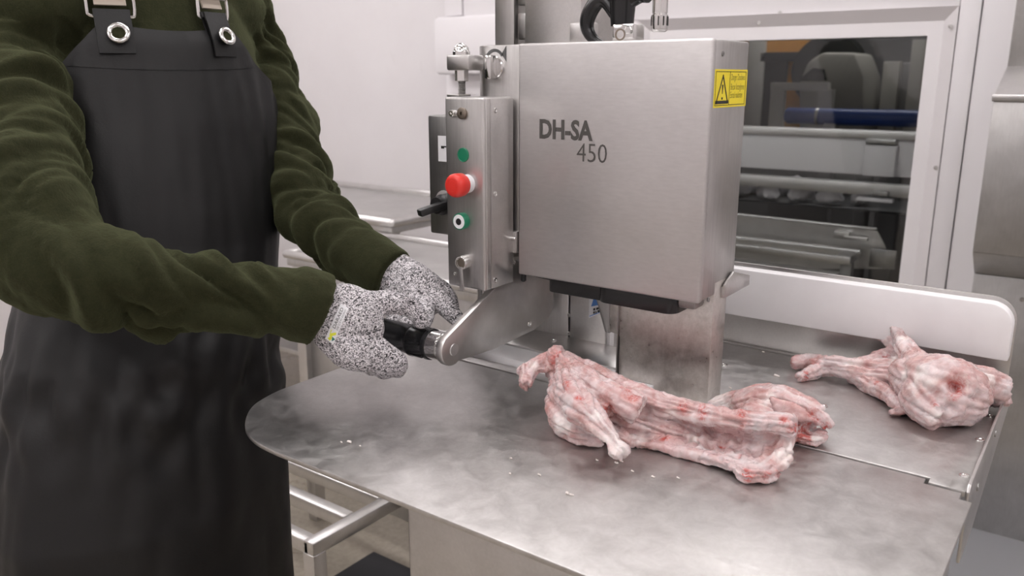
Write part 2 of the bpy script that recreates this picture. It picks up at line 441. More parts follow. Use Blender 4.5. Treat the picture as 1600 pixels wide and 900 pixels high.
obj('window_pane', box(WX0+.001, WX1-.001, YW+.045, YW+.051, WZ0+.001, WZ1-.001, 0), 'window_glass', win)
for u, v in ((1185, 36), (1218, 20), (1485, 41), (1462, 262)):
    p = P(u, v, y=YW-.026); torx((p[0], YW-.0255 if u > 1400 else YW-.0215, p[2]), (0, -1, 0), .007, win, 'steel_plain')
# ceiling lamps
for x, y in [(x, y) for x in (-3.1, -1.0, 1.1) for y in (-1.5, -.3, .9, 2.1)]:
    r = root('ceiling_lamp_offscreen', (x, y, ZC-.07), 'long white ceiling lamp with a flat bright diffuser', 'lamp', 'ceiling lamps of the cutting room')
    obj('lamp_housing', box(x-.63, x+.63, y-.17, y+.17, ZC-.05, ZC+.002, .006), 'panel_white', r)
    obj('lamp_diffuser_offscreen', box(x-.60, x+.60, y-.14, y+.14, ZC-.07, ZC-.05, .004), 'lamp_diffuser', r)

# ------------------------------------------------------------------ room seen through the window
obj('floor_backroom', box(-4.0, 1.6, YW+.08, 6.0, -.08, 0, 0), 'floor_grey', kind='structure')
obj('wall_backroom', join(box(-4.0, 1.6, 6.0, 6.1, 0, 2.6, 0), box(-4.1, -4.0, YW+.08, 6.0, 0, 2.6, 0), box(1.6, 1.7, YW+.08, 6.0, 0, 2.6, 0)), 'backroom_paint', kind='structure')
obj('ceiling_backroom', box(-4.0, 1.6, YW+.08, 6.0, 2.6, 2.68, 0), 'backroom_paint', kind='structure')
r = root('backroom_ceiling_lamp_offscreen', (-1.2, 4.4, 2.53), 'ceiling lamp of the room behind the window', 'lamp')
obj('lamp_housing', box(-1.83, -.57, 4.23, 4.57, 2.55, 2.602, .006), 'panel_white', r)
obj('lamp_diffuser_offscreen', box(-1.80, -.60, 4.26, 4.54, 2.53, 2.55, .004), 'lamp_diffuser', r)

def pbox(u0, v0, u1, v1, y, depth, b=.003):
    """box whose front face spans two pixels on the plane y"""
    a = P(u0, v0, y=y); c = P(u1, v1, y=y)
    return box(min(a[0], c[0]), max(a[0], c[0]), y, y+depth, min(a[2], c[2]), max(a[2], c[2]), b)
def pprism(pix, y, depth, b=.002): return prism([P(u, v, y=y) for u, v in pix], (0, depth, 0), b)

# packing conveyor behind the glass
cv = root('packing_conveyor', (-1.1, 3.5, 0), 'long packing conveyor with a white beam and steel rails behind the window glass', 'conveyor')
yb = 3.34
zb = lambda v, u=1300, y=yb: P(u, v, y=y)[2]
obj('top_rail', box(-2.2, -.3, yb-.02, yb+.06, zb(202), zb(214), .003), 'aluminium', cv)
obj('side_beam', box(-2.2, -.3, yb, yb+.05, zb(270), zb(214.5), .004), 'panel_white', cv)
obj('clamp_block', pbox(1352, 226, 1396, 277, yb-.04, .05), 'panel_white', cv)
obj('clamp_cap', pbox(1353, 217, 1399, 227, yb-.05, .06), 'steel_dark', cv)
obj('lower_rail', box(-2.2, -.3, yb+.02, yb+.06, zb(302), zb(283), .003), 'aluminium', cv)
obj('rail_clip', pbox(1363, 298, 1386, 308, yb-.01, .03), 'steel_dark', cv)
obj('rail_handle', pbox(1338, 308, 1394, 318, yb-.03, .04), 'panel_white', cv)
obj('belt', box(-2.2, -.3, yb+.06, 3.72, zb(330), zb(326), .002), 'black_paint', cv)
for x in (-2.1, -.36):
    for y in (yb+.03, 3.68): obj('leg', box(x-.02, x+.02, y-.02, y+.02, 0, zb(283), .002), 'steel_dark', cv)
rnd = random.Random(4)
for i, (x, y, ry, k) in enumerate([(-1.33, 3.46, .3, 1.0), (-1.19, 3.44, -.4, .9), (-1.06, 3.47, .9, 1.0), (-.94, 3.45, .2, .85), (-1.28, 3.60, 1.2, 1.0), (-1.13, 3.61, .5, 1.1), (-.98, 3.60, -.3, .9), (-.83, 3.50, 1.0, .8)]):
    z0 = zb(326)+.001; ca, sa = cos(ry)*.045*k, sin(ry)*.045*k
    g = tube([(x-ca, y-sa, z0+.026, .022), (x-ca*.3, y-sa*.3, z0+.040*k, .036*k), (x+ca*.4, y+sa*.4, z0+.038*k, .034*k), (x+ca, y+sa, z0+.022, .016)], 12, 4)
    V = np.array(g[0]); V += np.array([[noise.noise(Vector(v_)*45+Vector((i, 0, 0)))*.007, noise.noise(Vector(v_)*50+Vector((0, i, 0)))*.007, noise.noise(Vector(v_)*40+Vector((0, 0, i)))*.009] for v_ in V]); V[:, 2] = np.maximum(V[:, 2], z0)
    obj('wrapped_packet', (V, g[1]), 'film_plastic', label='clear film-wrapped packet heaped on the conveyor belt behind the window', cat='packet', group='film-wrapped packets on the conveyor', ang=60)
# steel trough under the conveyor, seen through the lower half of the pane
tr = root('steel_trough', (-1.0, 3.25, 0), 'low stainless trough with tubular rim behind the lower window glass', 'trough')
yt = 3.17
obj('back_plate', prism([P(1100, 328, y=3.30), P(1369, 357, y=3.30), P(1384, 386, y=3.30), P(1384, 420, y=3.30), P(1100, 420, y=3.30)], (0, .004, 0), 0), 'steel_plain', tr)
obj('back_rim', pipe([P(1100, 329, y=3.295), P(1369, 358, y=3.295)], .006), 'steel_plain', tr)
obj('latch', pbox(1303, 361, 1326, 374, 3.27, .03), 'steel_plain', tr)
obj('latch_handle', pbox(1318, 368, 1355, 377, 3.265, .02), 'steel_plain', tr)
zr = P(1345, 389, y=3.24)[2]
obj('front_rim', box(-2.0, P(1345, 389, y=3.22)[0], 3.215, 3.24, zr-.03, zr, .006), 'steel_plain', tr)
xr_ = P(1345, 389, y=3.22)[0]
obj('side_rim', box(xr_-.06, xr_, 3.10, 3.215, zr-.035, zr-.005, .008), 'steel_plain', tr)
obj('near_rim', box(-2.0, xr_, 3.085, 3.10, zr-.035, zr-.005, .004), 'steel_plain', tr)
obj('basin', box(-2.0, xr_-.06, 3.10, 3.215, zr-.10, zr-.09, .003), 'steel_plain', tr)
obj('side_bracket', pbox(1360, 388, 1398, 422, 3.27, .012), 'steel_dark', tr)
for x in (-1.95, xr_-.03): obj('leg', box(x-.02, x+.02, 3.15, 3.19, 0, zr-.03, .002), 'steel_dark', tr)
# machines further back
m1 = root('packing_machine', (-2.0, 4.6, 0), 'orange and black packing machine in the dim room behind the glass', 'machine')
obj('orange_panel', pbox(1120, 20, 1262, 215, 4.78, .05), 'orange_paint', m1)
obj('black_post', pbox(1196, 84, 1222, 205, 4.76, .06), 'black_paint', m1)
obj('black_crossbar', pbox(1188, 82, 1256, 96, 4.75, .07), 'black_paint', m1)
obj('grey_post', pbox(1170, 55, 1186, 205, 4.75, .06), 'beige_paint', m1)
obj('base_cabinet', box(P(1120, 200, y=4.5)[0], P(1238, 200, y=4.5)[0], 4.82, 5.1, 0, P(1200, 203, y=4.5)[2], .01), 'backroom_paint', m1)
m2 = root('slicing_machine', (-1.6, 4.3, 0), 'beige hooded machine with a round black guard behind the glass', 'machine')
obj('hood', pprism([(1248, 128), (1262, 96), (1284, 82), (1336, 82), (1350, 120), (1350, 205), (1248, 205)], 4.35, .34, .02), 'beige_paint', m2)
c = P(1292, 112, y=4.685)
obj('round_guard', lathe(c, (0, 1, 0), [(0, .05), (0, .19), (.04, .20), (.05, .19)], 32), 'black_paint', m2)
obj('dark_mouth', pprism([(1246, 126), (1270, 106), (1286, 108), (1290, 126)], 4.325, .03, .004), 'black_paint', m2)  # solid black prism, the dark of the machine's opening painted on
obj('stand', box(P(1250, 200, y=4.4)[0], P(1350, 200, y=4.4)[0], 4.38, 4.72, 0, P(1300, 200, y=4.36)[2], .01), 'backroom_paint', m2)
m3 = root('white_frame_stand', (-1.75, 4.0, 0), 'pale square-tube frame standing before the hooded machine behind the glass', 'frame')
obj('post', pbox(1204, 140, 1216, 260, 4.0, .04), 'beige_paint', m3)
obj('post', pbox(1279, 140, 1291, 260, 4.0, .04), 'beige_paint', m3)
obj('crossbar', pbox(1204, 129, 1293, 142, 3.995, .05), 'beige_paint', m3)
a0 = P(1204, 255, y=4.0); a1 = P(1293, 255, y=4.0)
obj('foot_frame', box(a0[0], a1[0], 4.0, 4.05, 0, a0[2], .01), 'backroom_paint', m3)
bt = root('blue_tube', (P(1330, 183, y=3.9)[0], 3.9, P(1330, 192, y=3.9)[2]-.03), 'thick blue plastic tube lying level behind the window glass', 'tube')
zt_ = P(1330, 183, y=3.9)[2]
obj('tube_wall', lathe((P(1228, 183, y=3.9)[0], 3.9, zt_), (1, 0, 0), [(0, .03), (.01, .036), (.9, .036), (.91, .03)], 20), 'blue_plastic', bt)
obj('tube_band', lathe((P(1276, 183, y=3.9)[0], 3.9, zt_), (1, 0, 0), [(0, .036), (0, .038), (.012, .038), (.012, .036)], 20), 'steel_dark', bt)
obj('tube_stand', box(P(1290, 183, y=3.9)[0], P(1310, 183, y=3.9)[0], 3.87, 3.93, 0, zt_-.03, .004), 'backroom_paint', bt)
m4 = root('grey_control_cabinet', (-1.1, 4.6, 0), 'dark grey switch cabinet with pale side posts behind the glass', 'cabinet')
obj('cabinet_body', box(P(1392, 100, y=4.6)[0], P(1428, 100, y=4.6)[0], 4.6, 4.9, 0, P(1400, 98, y=4.6)[2], .01), 'backroom_paint', m4)
obj('pale_post', pbox(1381, 96, 1391, 240, 4.55, .05), 'beige_paint', m4)
obj('pale_post', pbox(1426, 62, 1437, 240, 4.55, .05), 'beige_paint', m4)

# ------------------------------------------------------------------ wall box and trunking
wb = root('wall_junction_box', (-2.48, YW, 1.38), 'plain white box with trunking on the pale wall', 'junction box')
def wbox(u0, v0, u1, v1, dep, b, name, m='panel_white'):
    y = YW-dep; a = P(u0, v0, y=y); c_ = P(u1, v1, y=y)
    obj(name, box(a[0], c_[0], y, YW+.002, c_[2], a[2], b), m, wb)
wbox(676, 27, 790, 116, .16, .018, 'box_body')
wbox(693, -60, 722, 24, .10, .004, 'trunking')
wbox(723, -60, 800, 24, .13, .004, 'trunking')
wbox(697, 117, 790, 260, .06, .004, 'trunking')

# ------------------------------------------------------------------ stainless duct cabinet on the right
dc = root('steel_duct_cabinet', (.1, 2.85, 0), 'tall stainless duct cabinet with sloped hood beside the white panel', 'cabinet')
def dx(u, v, y): return P(u, v, y=y)[0]
X1 = .75
yh = 2.62
obj('upper_duct', box(dx(1580, 60, 2.80), X1, 2.80, YW-.02, P(1580, 108, y=2.80)[2], ZC-.05, .004), 'steel_back', dc)
za, zb_, zc = P(1555, 148, y=yh)[2], P(1580, 104, y=2.80)[2], P(1530, 395, y=yh)[2]
xh = dx(1553, 150, yh)
hood = prism([(xh, yh, za), (xh, 2.80, zb_), (xh, YW-.02, zb_), (xh, YW-.02, za)], (X1-xh, 0, 0), .003)
obj('sloped_hood', hood, 'steel_plain', dc)
obj('hood_lip', box(xh-.004, X1, yh-.008, yh+.02, za-.018, za+.002, .004), 'steel_plain', dc)
obj('main_panel', box(xh, X1, yh, YW-.02, zc, za-.016, .003), 'steel_back', dc)
zd = P(1533, 428, y=2.72)[2]
obj('tapered_panel', prism([(xh, yh, zc), (xh, 2.72, zd), (xh, YW-.02, zd), (xh, YW-.02, zc)], (X1-xh, 0, 0), .002), 'steel_back', dc)
obj('lower_panel', box(xh, X1, 2.72, YW-.02, .0, zd-.001, .003), 'steel_back', dc)
for p in ((xh, 2.70, za-.05), (xh, 2.70, zc+.04)): torx(p, (-1, 0, 0), .008, dc)
torx((xh+.13, 2.7195, zd-.06), (0, -1, 0), .007, dc)
obj('floor_plinth', box(-.6, XR, 2.2, YW-.03, 0, .012, .003), 'floor_grey', kind='structure').name = 'trim_1'

# ------------------------------------------------------------------ stainless tables behind the worker
def steel_table(x0, x1, y0, y1, zt, label, rim=.018, shelf=None, name='steel_worktable'):
    t = root(name, ((x0+x1)/2, (y0+y1)/2, 0), label, 'table')
    obj('table_top', box(x0, x1, y0, y1, zt-.03, zt, .003), 'steel_back', t)
    if rim:
        for a_, b_ in (((x0, y0), (x1, y0)), ((x1, y0), (x1, y1)), ((x1, y1), (x0, y1)), ((x0, y1), (x0, y0))):
            obj('rim_tube', pipe([(a_[0], a_[1], zt+rim*.4), (b_[0], b_[1], zt+rim*.4)], rim, 12, 3), 'steel_plain', t)
    if shelf: obj('undershelf', box(x0+.03, x1-.03, y0+.03, y1-.03, shelf-.02, shelf, .003), 'steel_back', t)
    for x in (x0+.03, x1-.03):
        for y in (y0+.03, y1-.03): obj('leg', box(x-.02, x+.02, y-.02, y+.02, 0, zt-.028, .003), 'steel_plain', t)
    return t
zA = .90
pa = P(612, 352, z=zA)
steel_table(pa[0]-1.5, pa[0], pa[1], min(pa[1]+.6, 2.9), zA, 'stainless table with tubular rim standing against the pale wall', .016, .35)
zB = .86
pb = P(690, 384, z=zB)
tB = steel_table(pa[0]-.05, pb[0]+.7, pb[1]-.38, pb[1], zB, 'stainless cabinet table with tubular rim behind the control box of the saw', .012)
obj('front_panel', box(pa[0]-.02, pb[0]+.67, pb[1]-.35, pb[1]-.34, .12, zB-.03, .002), 'steel_back', tB)
# low rack of square tube
rk = root('tube_rack', (-1.65, 1.4, 0), 'low stainless square-tube rack standing on the floor behind the worker', 'rack')
rz = .35; x1_ = -1.365; x0_ = -2.05; y0_ = 1.10; y1_ = 1.46
for a_, b_ in (((x0_, y0_), (x1_, y0_)), ((x0_, y1_), (x1_, y1_)), ((x0_, 1.225), (x1_-.02, 1.225)), ((x0_, 1.34), (x1_-.02, 1.34))):
    obj('cross_rail', box(a_[0], b_[0], a_[1]-.017, a_[1]+.017, rz-.034, rz, .004), 'steel_plain', rk)
for x in (x0_, x1_): obj('side_rail', box(x-.017, x+.017, y0_-.017, y1_+.017, rz-.034, rz+.001, .004), 'steel_plain', rk)
for x in (x0_, x1_):
    for y in (y0_, y1_): obj('leg', box(x-.019, x+.019, y-.019, y+.019, .0125 if x > -1.6 and y > 1.3 else 0, rz-.03, .003), 'steel_plain', rk)
mp = P(567, 853, z=.012); mq = P(520, 900, z=.012)
obj('rubber_mat', box(mq[0], -1.02, mq[1]-.08, mp[1], 0, .012, .004), 'mat_rubber', label='flat black rubber mat lying on the floor beside the saw base', cat='mat')

# ================================================================== the saw
saw = root('meat_bandsaw', (-.6, 1.0, 0), 'stainless meat bandsaw with square steel head, control box and flat table', 'bandsaw')
YF = 1.0348
# pedestal
obj('pedestal', box(P(637, 840, y=.66)[0], -.14, .66, 1.33, .03, ZT-.012, .004), 'steel_plain', saw)
obj('pedestal_foot', box(-.58, -.18, .70, 1.30, 0, .032, .004), 'black_plastic', saw)
# tables
cr = [(-1.004, 1.0325), (-1.004, .765), (-.998, .735), (-.985, .70), (-.958, .667), (-.92, .638), (-.876, .622), (-.83, .6177), (-.10, .6177), (-.085, .632), (-.085, 1.0), (-.098, 1.0), (-.098, 1.018), (-.139, 1.018), (-.139, 1.0325)]
cr = [cr[0], cr[1]]+[tuple(q) for q in smooth_path(cr[1:8], 5)][1:]+cr[8:]
st = obj('sliding_table', prism([(x, y, ZT-.007) for x, y in cr], (0, 0, .007), .0016), 'steel_table', saw)
obj('rear_table', prism([(x, y, ZT-.007) for x, y in [(-1.0, 1.036), (-.135, 1.036), (-.135, 1.022), (-.0945, 1.022), (-.0945, 1.395), (-1.0, 1.395)]], (0, 0, .0078), .0012), 'steel_table', saw)
for u, v in ((1131, 570), (1287, 635), (1547, 650), (1535, 688), (1514, 745)):
    p = P(u, v, z=ZT+.001); torx((min(p[0], -.103), p[1], ZT+.0006), (0, 0, 1), .006, saw)
# side rail along the right edge
sr = prism([(-.094, 1.018, ZT-.09), (-.094, 1.018, ZT+.002), (-.094, 1.026, ZT+.009), (-.094, 1.40, ZT+.022), (-.094, 1.40, ZT-.02), (-.094, 1.10, ZT-.09)], (.0035, 0, 0), .0008)
obj('side_rail', sr, 'steel_plain', saw)
for y, z in ((1.10, ZT-.025), (1.235, ZT-.002)): torx((-.0905, y, z), (1, 0, 0), .005, saw, 'steel_dark')
obj('slide_bar', cyl((-.115, .68, ZT-.03), (0, 1, 0), .011, .62), 'chrome', saw)
obj('slide_carriage', box(-.16, -.10, .66, 1.02, ZT-.11, ZT-.05, .003), 'steel_plain', saw)
# back fence
XF0, XF1 = -.66, -.096
def roundrect(x0, x1, z0, z1, r, y, corners=(0, 0, 1, 0)):
    pts = []
    for i, (cx, cz, a) in enumerate(((x0, z0, 180), (x1, z0, 270), (x1, z1, 0), (x0, z1, 90))):
        if corners[i]:
            ox = cx+(r if cx == x0 else -r); oz = cz+(r if cz == z0 else -r)
            for k in range(9): q = radians(a+90*k/8); pts.append((ox+r*cos(q), y, oz+r*sin(q)))
        else: pts.append((cx, y, cz))
    return pts
obj('fence_plate', prism(roundrect(XF0, XF1, ZT, ZT+.152, .035, 1.392), (0, .004, 0), .001), 'steel_plain', saw)
obj('fence_board', prism(roundrect(XF0, XF1-.002, ZT+.062, ZT+.146, .032, 1.366), (0, .0265, 0), .003), 'white_plastic', saw, label='white plastic back fence board')
obj('fence_bead', pipe([(XF0, 1.391, ZT+.002), (XF1, 1.391, ZT+.002)], .0028, 8), 'steel_plain', saw)

# head
hx0, hx1, hz0, hz1 = -.747, -.4424, ZT+.1672, ZT+.5161
head = obj('head_housing', box(hx0+.001, hx1-.001, YF+.010, 1.161, hz0+.001, hz1-.001, .003), 'steel_vertical', saw)
fc = obj('front_cover', box(hx0, hx1, YF, YF+.0125, hz0, hz1, .0035, 3), 'steel_front', saw)
pA = P(843, 215, y=YF); pA2 = P(926, 219, y=YF)
obj('model_lettering', text('DH-SA', pA, (1, 0, 0), (0, 0, 1), .0265, offset=.035, width=pA2[0]-pA[0]), 'engraved', fc, label='bold dark engraved letters', smooth=False)
pA = P(901, 252, y=YF); pA2 = P(948, 255, y=YF)
obj('model_lettering', text('450', pA, (1, 0, 0), (0, 0, 1), .027, offset=-.008, width=pA2[0]-pA[0]), 'engraved', fc, label='thin dark engraved number', smooth=False)
# warning sticker on the right side of the head
xs = hx1-.001
s0 = P(1116, 108, x=xs); s1 = P(1167.5, 112, x=xs); s2 = P(1113.5, 169, x=xs)
ya, yb2 = s0[1], s1[1]; zt2, zb2 = s0[2], s2[2]
wl = obj('warning_label', box(xs-.0002, xs+.0006, ya, yb2, zb2, zt2, 0), 'yellow_vinyl', head, label='yellow warning sticker with black triangle')
W_, H_ = yb2-ya, zt2-zb2
def onlabel(s, t): return np.array([xs+.0010, ya+W_*s, zb2+H_*t])
def lab_line(pts, wd):
    out = []
    for (a_, b_) in zip(pts[:-1], pts[1:]):
        p_, q_ = onlabel(*a_), onlabel(*b_); d_ = q_-p_; n_ = np.array([0, -d_[2], d_[1]]); n_ = n_/np.linalg.norm(n_)*wd/2; e_ = d_/np.linalg.norm(d_)*wd/2
        out.append(prism([p_-e_-n_, q_+e_-n_, q_+e_+n_, p_-e_+n_], (-.0003, 0, 0)))
    return out
pic = lab_line([(.05, .06), (.95, .06), (.95, .94), (.05, .94), (.05, .06)], .0008)+lab_line([(.46, .06), (.46, .94)], .0007)
pic += lab_line([(.09, .145), (.255, .83), (.42, .145)], .0026)+lab_line([(.085, .14), (.425, .14)], .0042)
pic += [prism([onlabel(.235, .60), onlabel(.275, .60), onlabel(.26, .36), onlabel(.25, .36)], (-.0003, 0, 0)), prism([onlabel(.237, .27), onlabel(.273, .27), onlabel(.273, .21), onlabel(.237, .21)], (-.0003, 0, 0))]
for t_, bd in ((.715, 'Danger Doolaves'), (.46, 'Becon larzoglenes'), (.24, 'Exrcel ruulonten')):
    pic.append(text(bd, onlabel(.50, t_)-np.array([.0006, 0, 0]), (0, 1, 0), (0, 0, 1), .0085, .0003, offset=-.01, width=W_*(.42 if t_ > .3 else .37)))
# all printing of the sticker shares one flat print
if True:
    obj('warning_print', join(*pic), 'print_slot_black', head, smooth=False)
for u, v in ((1129, 84), (1106.5, 468)):
    p = P(u, v, x=xs); torx((xs, p[1], p[2]), (1, 0, 0), .0035, head, 'steel_dark')
# rounded side housing left of the head
sx0 = P(735, 110, y=1.045)[0]
prof = [(hx0+.004, 1.162), (hx0+.004, YF+.004)]
for k in range(9):
    q = radians(270-90*k/8); prof.append((sx0+.045+.045*cos(q), YF+.004+.045+.045*sin(q)))
prof.append((sx0, 1.162))
obj('side_housing', prism([(x, y, ZT+.2335) for x, y in prof], (0, 0, .2815), .0018), 'steel_vertical', saw)
obj('blade_channel', prism([(hx0+.004, YF+.016, ZT+.19), (-.79, YF+.016, ZT+.19), (-.79, 1.16, ZT+.19), (hx0+.004, 1.16, ZT+.19)], (0, 0, .05), .001), 'steel_vertical', saw)
# latch with turn arrow
lp = P(774, 105, y=YF+.004)
lt = obj('door_latch', join(lathe((lp[0], YF+.0045, lp[2]), (0, -1, 0), [(0, .0165), (.004, .0165), (.0055, .015), (.0055, .0001)], 28), box(lp[0]-.0065, lp[0]+.0065, YF-.016, YF, lp[2]-.0175, lp[2]+.0175, .003)), 'chrome', saw, label='chrome quarter-turn latch')
arc = []
for k in range(15):
    q = radians(165-135*k/14); arc.append(((lp[0]-.001)+.019*cos(q), lp[2]+.008+.019*sin(q)))
pol = [(x, YF+.0034, z) for x, z in arc]+[(lp[0]-.001+(x-lp[0]+.001)*.76, YF+.0034, lp[2]+.008+(z-lp[2]-.008)*.76) for x, z in arc[::-1]]
ah = prism([(lp[0]+.012, YF+.0034, lp[2]+.019), (lp[0]+.021, YF+.0034, lp[2]+.031), (lp[0]+.021, YF+.0034, lp[2]+.008)], (0, .0004, 0))
obj('turn_arrow', join(prism(pol, (0, .0004, 0)), ah), 'arrow_print', lt, smooth=False)
# hinge bracket, dome nut, threaded rod
b0 = P(697, 98, y=1.0); b1 = P(737, 98, y=1.0)
zt3, zb3 = P(715, 85.5, y=1.0)[2], P(715, 110, y=1.0)[2]
hb = obj('hinge_bracket', join(box(b0[0], b1[0]-.006, 1.0, 1.038, zb3, zt3, .003), box(b0[0]+.001, b0[0]+.014, 1.03, 1.11, zb3+.001, zt3-.001, .001)), 'steel_plain', saw)
xn = P(721, 98, y=1.02)[0]; yn_ = 1.02
obj('dome_nut', lathe((xn, yn_, zt3-.001), (0, 0, 1), [(0, .0135), (.006, .0135), (.007, .012), (.012, .0112), (.016, .008), (.0185, .004), (.019, .0003)], 24), 'chrome', hb)
obj('lock_nut', cyl((xn, yn_, zb3-.016), (0, 0, 1), .0105, .017, .001, 6), 'chrome', hb)
zbox = ZT+.4398
thr = [(0, .0055)]
for k in range(16): thr += [(.0015+k*.0022, .0062), (.0026+k*.0022, .0053)]
obj('threaded_rod', lathe((xn, yn_, zbox-.002), (0, 0, 1), thr+[(zb3-zbox+.004, .0055)], 14), 'thread_steel', hb)
obj('rod_plate', box(xn-.014, xn+.010, 1.0, 1.03, zbox-.001, zbox+.003, .001), 'steel_plain', hb)

# control box
bx0, bx1, by0, bz0 = -.8288, -.7545, .961, ZT+.153
cb = obj('control_box', box(bx0, bx1, by0, 1.031, bz0, zbox, .0035, 3), 'steel_vertical', saw)
obj('cover_lip', box(bx1-.002, bx1+.0012, by0+.004, by0+.0130, bz0+.002, zbox-.002, .0008), 'steel_plain', cb)
obj('side_strip', box(bx1-.002, bx1+.0012, by0+.0155, 1.031, bz0+.002, zbox-.002, .0008), 'steel_plain', cb)
for v in (173, 304, 440):
    p = P(765, v, x=bx1); torx((bx1+.0012, P(770, v, x=bx1)[1]+.004, p[2]), (1, 0, 0), .0042, cb)
fy = by0
p = P(709, 177, y=fy); obj('socket_screw', lathe((p[0], fy, p[2]), (0, -1, 0), [(0, .005), (.006, .005), (.007, .004), (.007, .002), (.004, .002), (.004, .0001)], 16), 'chrome', cb)
p = P(723, 177, y=fy); obj('cam_lock', lathe((p[0], fy, p[2]), (0, -1, 0), [(0, .0085), (.0035, .0085), (.004, .0075), (.004, .0026), (.0004, .0022), (.0004, .0001)], 24), 'brass_dark', cb)
p = P(724, 242, y=fy); pl = obj('pilot_button', lathe((p[0], fy, p[2]), (0, -1, 0), [(0, .0108), (.0016, .0105), (.0020, .0098), (.0012, .0092), (.0016, .0001)], 28), 'green_plastic', saw, label='flat green push button')
# emergency stop
p = P(731, 287, y=fy)
es = obj('emergency_stop', lathe((p[0], fy, p[2]), (0, -1, 0), [(0, .0138), (.013, .0138), (.0145, .013), (.0145, .0001)], 28), 'label_white', saw, label='red mushroom emergency stop button')
obj('mushroom_cap', lathe((p[0], fy, p[2]), (0, -1, 0), [(.0125, .013), (.0125, .0155), (.016, .0172), (.026, .0178), (.031, .0172), (.0345, .0150), (.0362, .0115), (.0358, .0080), (.0362, .0078), (.0366, .0001)], 36), 'red_plastic', es)
# start button
p = P(724, 345, y=fy)
sb = obj('start_button', lathe((p[0], fy, p[2]), (0, -1, 0), [(0, .0128), (.009, .0128), (.0105, .0122), (.0105, .0001)], 30), 'green_plastic', saw, label='green start button with white ring face')
obj('button_face', lathe((p[0], fy-.0104, p[2]), (0, -1, 0), [(0, .0108), (.0008, .0106), (.0012, .0001)], 28), 'label_white', sb)
obj('button_mark', lathe((p[0], fy-.0114, p[2]), (0, -1, 0), [(0, .0052), (.0004, .0050), (.0004, .0001)], 20), 'black_plastic', sb)
# key switch
p = P(727, 409, y=fy)
ks = obj('key_switch', lathe((p[0], fy, p[2]), (0, -1, 0), [(0, .011), (.0105, .011), (.012, .010), (.012, .0085), (.010, .0082), (.010, .0001)], 28), 'chrome', saw, label='chrome key switch')
obj('lock_core', cyl((p[0], fy-.009, p[2]), (0, -1, 0), .0075, .002), 'brass_dark', ks)
obj('hanging_key', prism([(p[0]-.0036, fy-.0105, p[2]-.006), (p[0]+.0036, fy-.0105, p[2]-.006), (p[0]+.0042, fy-.008, p[2]-.044), (p[0]-.0042, fy-.008, p[2]-.044)], (0, -.002, 0), .0005), 'steel_plain', ks)
p = P(710.5, 428, y=fy); torx((p[0], fy, p[2]), (0, -1, 0), .003, cb)
# isolator box with rotary handle
i0 = P(668, 180, y=1.0); i1 = P(668, 363, y=1.0)
ib = obj('isolator_box', box(i0[0], -.822, 1.0, 1.16, i1[2], i0[2], .003), 'steel_dark', saw)
q0 = P(684.5, 212, y=.9995); q1 = P(700, 253, y=.9995)
il = obj('isolator_label', box(q0[0], q1[0]+.006, .9990, 1.0005, q1[2], q0[2], 0), 'label_white', ib)
p = P(691, 230, y=.999); obj('label_mark', join(box(p[0]-.002, p[0]+.004, .9984, .9991, p[2]-.002, p[2]+.002, 0), box(p[0]+.003, p[0]+.010, .9984, .9991, p[2], p[2]+.002, 0)), 'print_slot_black', ib)
p = P(696, 319, y=1.0)
rh = obj('rotary_switch', lathe((p[0], 1.0, p[2]), (0, -1, 0), [(0, .0165), (.010, .0165), (.013, .014), (.022, .013), (.022, .0001)], 24), 'black_plastic', saw, label='black rotary isolator switch')
d_ = np.array([-.35, -.80, -.22]); d_ /= np.linalg.norm(d_)
ha = np.array([p[0]+.012, .985, p[2]+.003])
bm = box(-.008, .008, 0, .046, -.0055, .0055, .002)
a_, e1_, e2_ = frame_of(d_)
bmesh.ops.transform(bm, matrix=Matrix(((e1_[0], d_[0], e2_[0], ha[0]), (e1_[1], d_[1], e2_[1], ha[1]), (e1_[2], d_[2], e2_[2], ha[2]), (0, 0, 0, 1))), verts=bm.verts[:])
bmesh.ops.recalc_face_normals(bm, faces=bm.faces[:])
obj('switch_lever', bm, 'black_plastic', rh)
obj('switch_collar', lathe((p[0], 1.0, p[2]+.004), (0, -1, 0), [(0, .0185), (.003, .0185), (.003, .0001)], 20), 'chrome', rh)
obj('box_stem', cyl((-.885, 1.135, ZT+.01), (0, 0, 1), .010, .25), 'steel_plain', saw)
obj('box_stem', cyl((-.906, 1.14, ZT+.01), (0, 0, 1), .006, .25), 'steel_dark', saw)
# small linkage bracket at the lower left of the head
q0 = P(778, 357, y=YF+.004); q1 = P(805, 394, y=YF+.004)
lb = obj('linkage_bracket', box(q0[0], hx0-.001, YF-.004, YF+.02, q1[2], q0[2], .0015), 'steel_vertical', saw)
p = P(795, 371, y=YF-.004)
obj('linkage_bolt', lathe((p[0], YF-.003, p[2]), (0, -1, 0), [(0, .008), (.001, .008), (.001, .0055), (.007, .0055), (.007, .0001)], 6), 'chrome', lb)
obj('linkage_pin', cyl((p[0], YF-.008, p[2]), (1, 0, 0), .003, .016), 'chrome', lb)
p = P(794, 404, y=YF-.004); obj('linkage_rod', cyl((p[0], YF+.004, p[2]-.012), (0, 0, 1), .0032, .03), 'chrome', lb)
p = P(788, 415, y=YF); obj('linkage_knob', cyl((p[0], YF, p[2]-.012), (0, 0, 1), .006, .026, .003), 'steel_plain', lb)
p = P(818, 427, y=YF+.012); obj('stop_pin', cyl((p[0], YF+.012, hz0-.014), (0, 0, 1), .0045, .016, .002), 'black_plastic', saw)

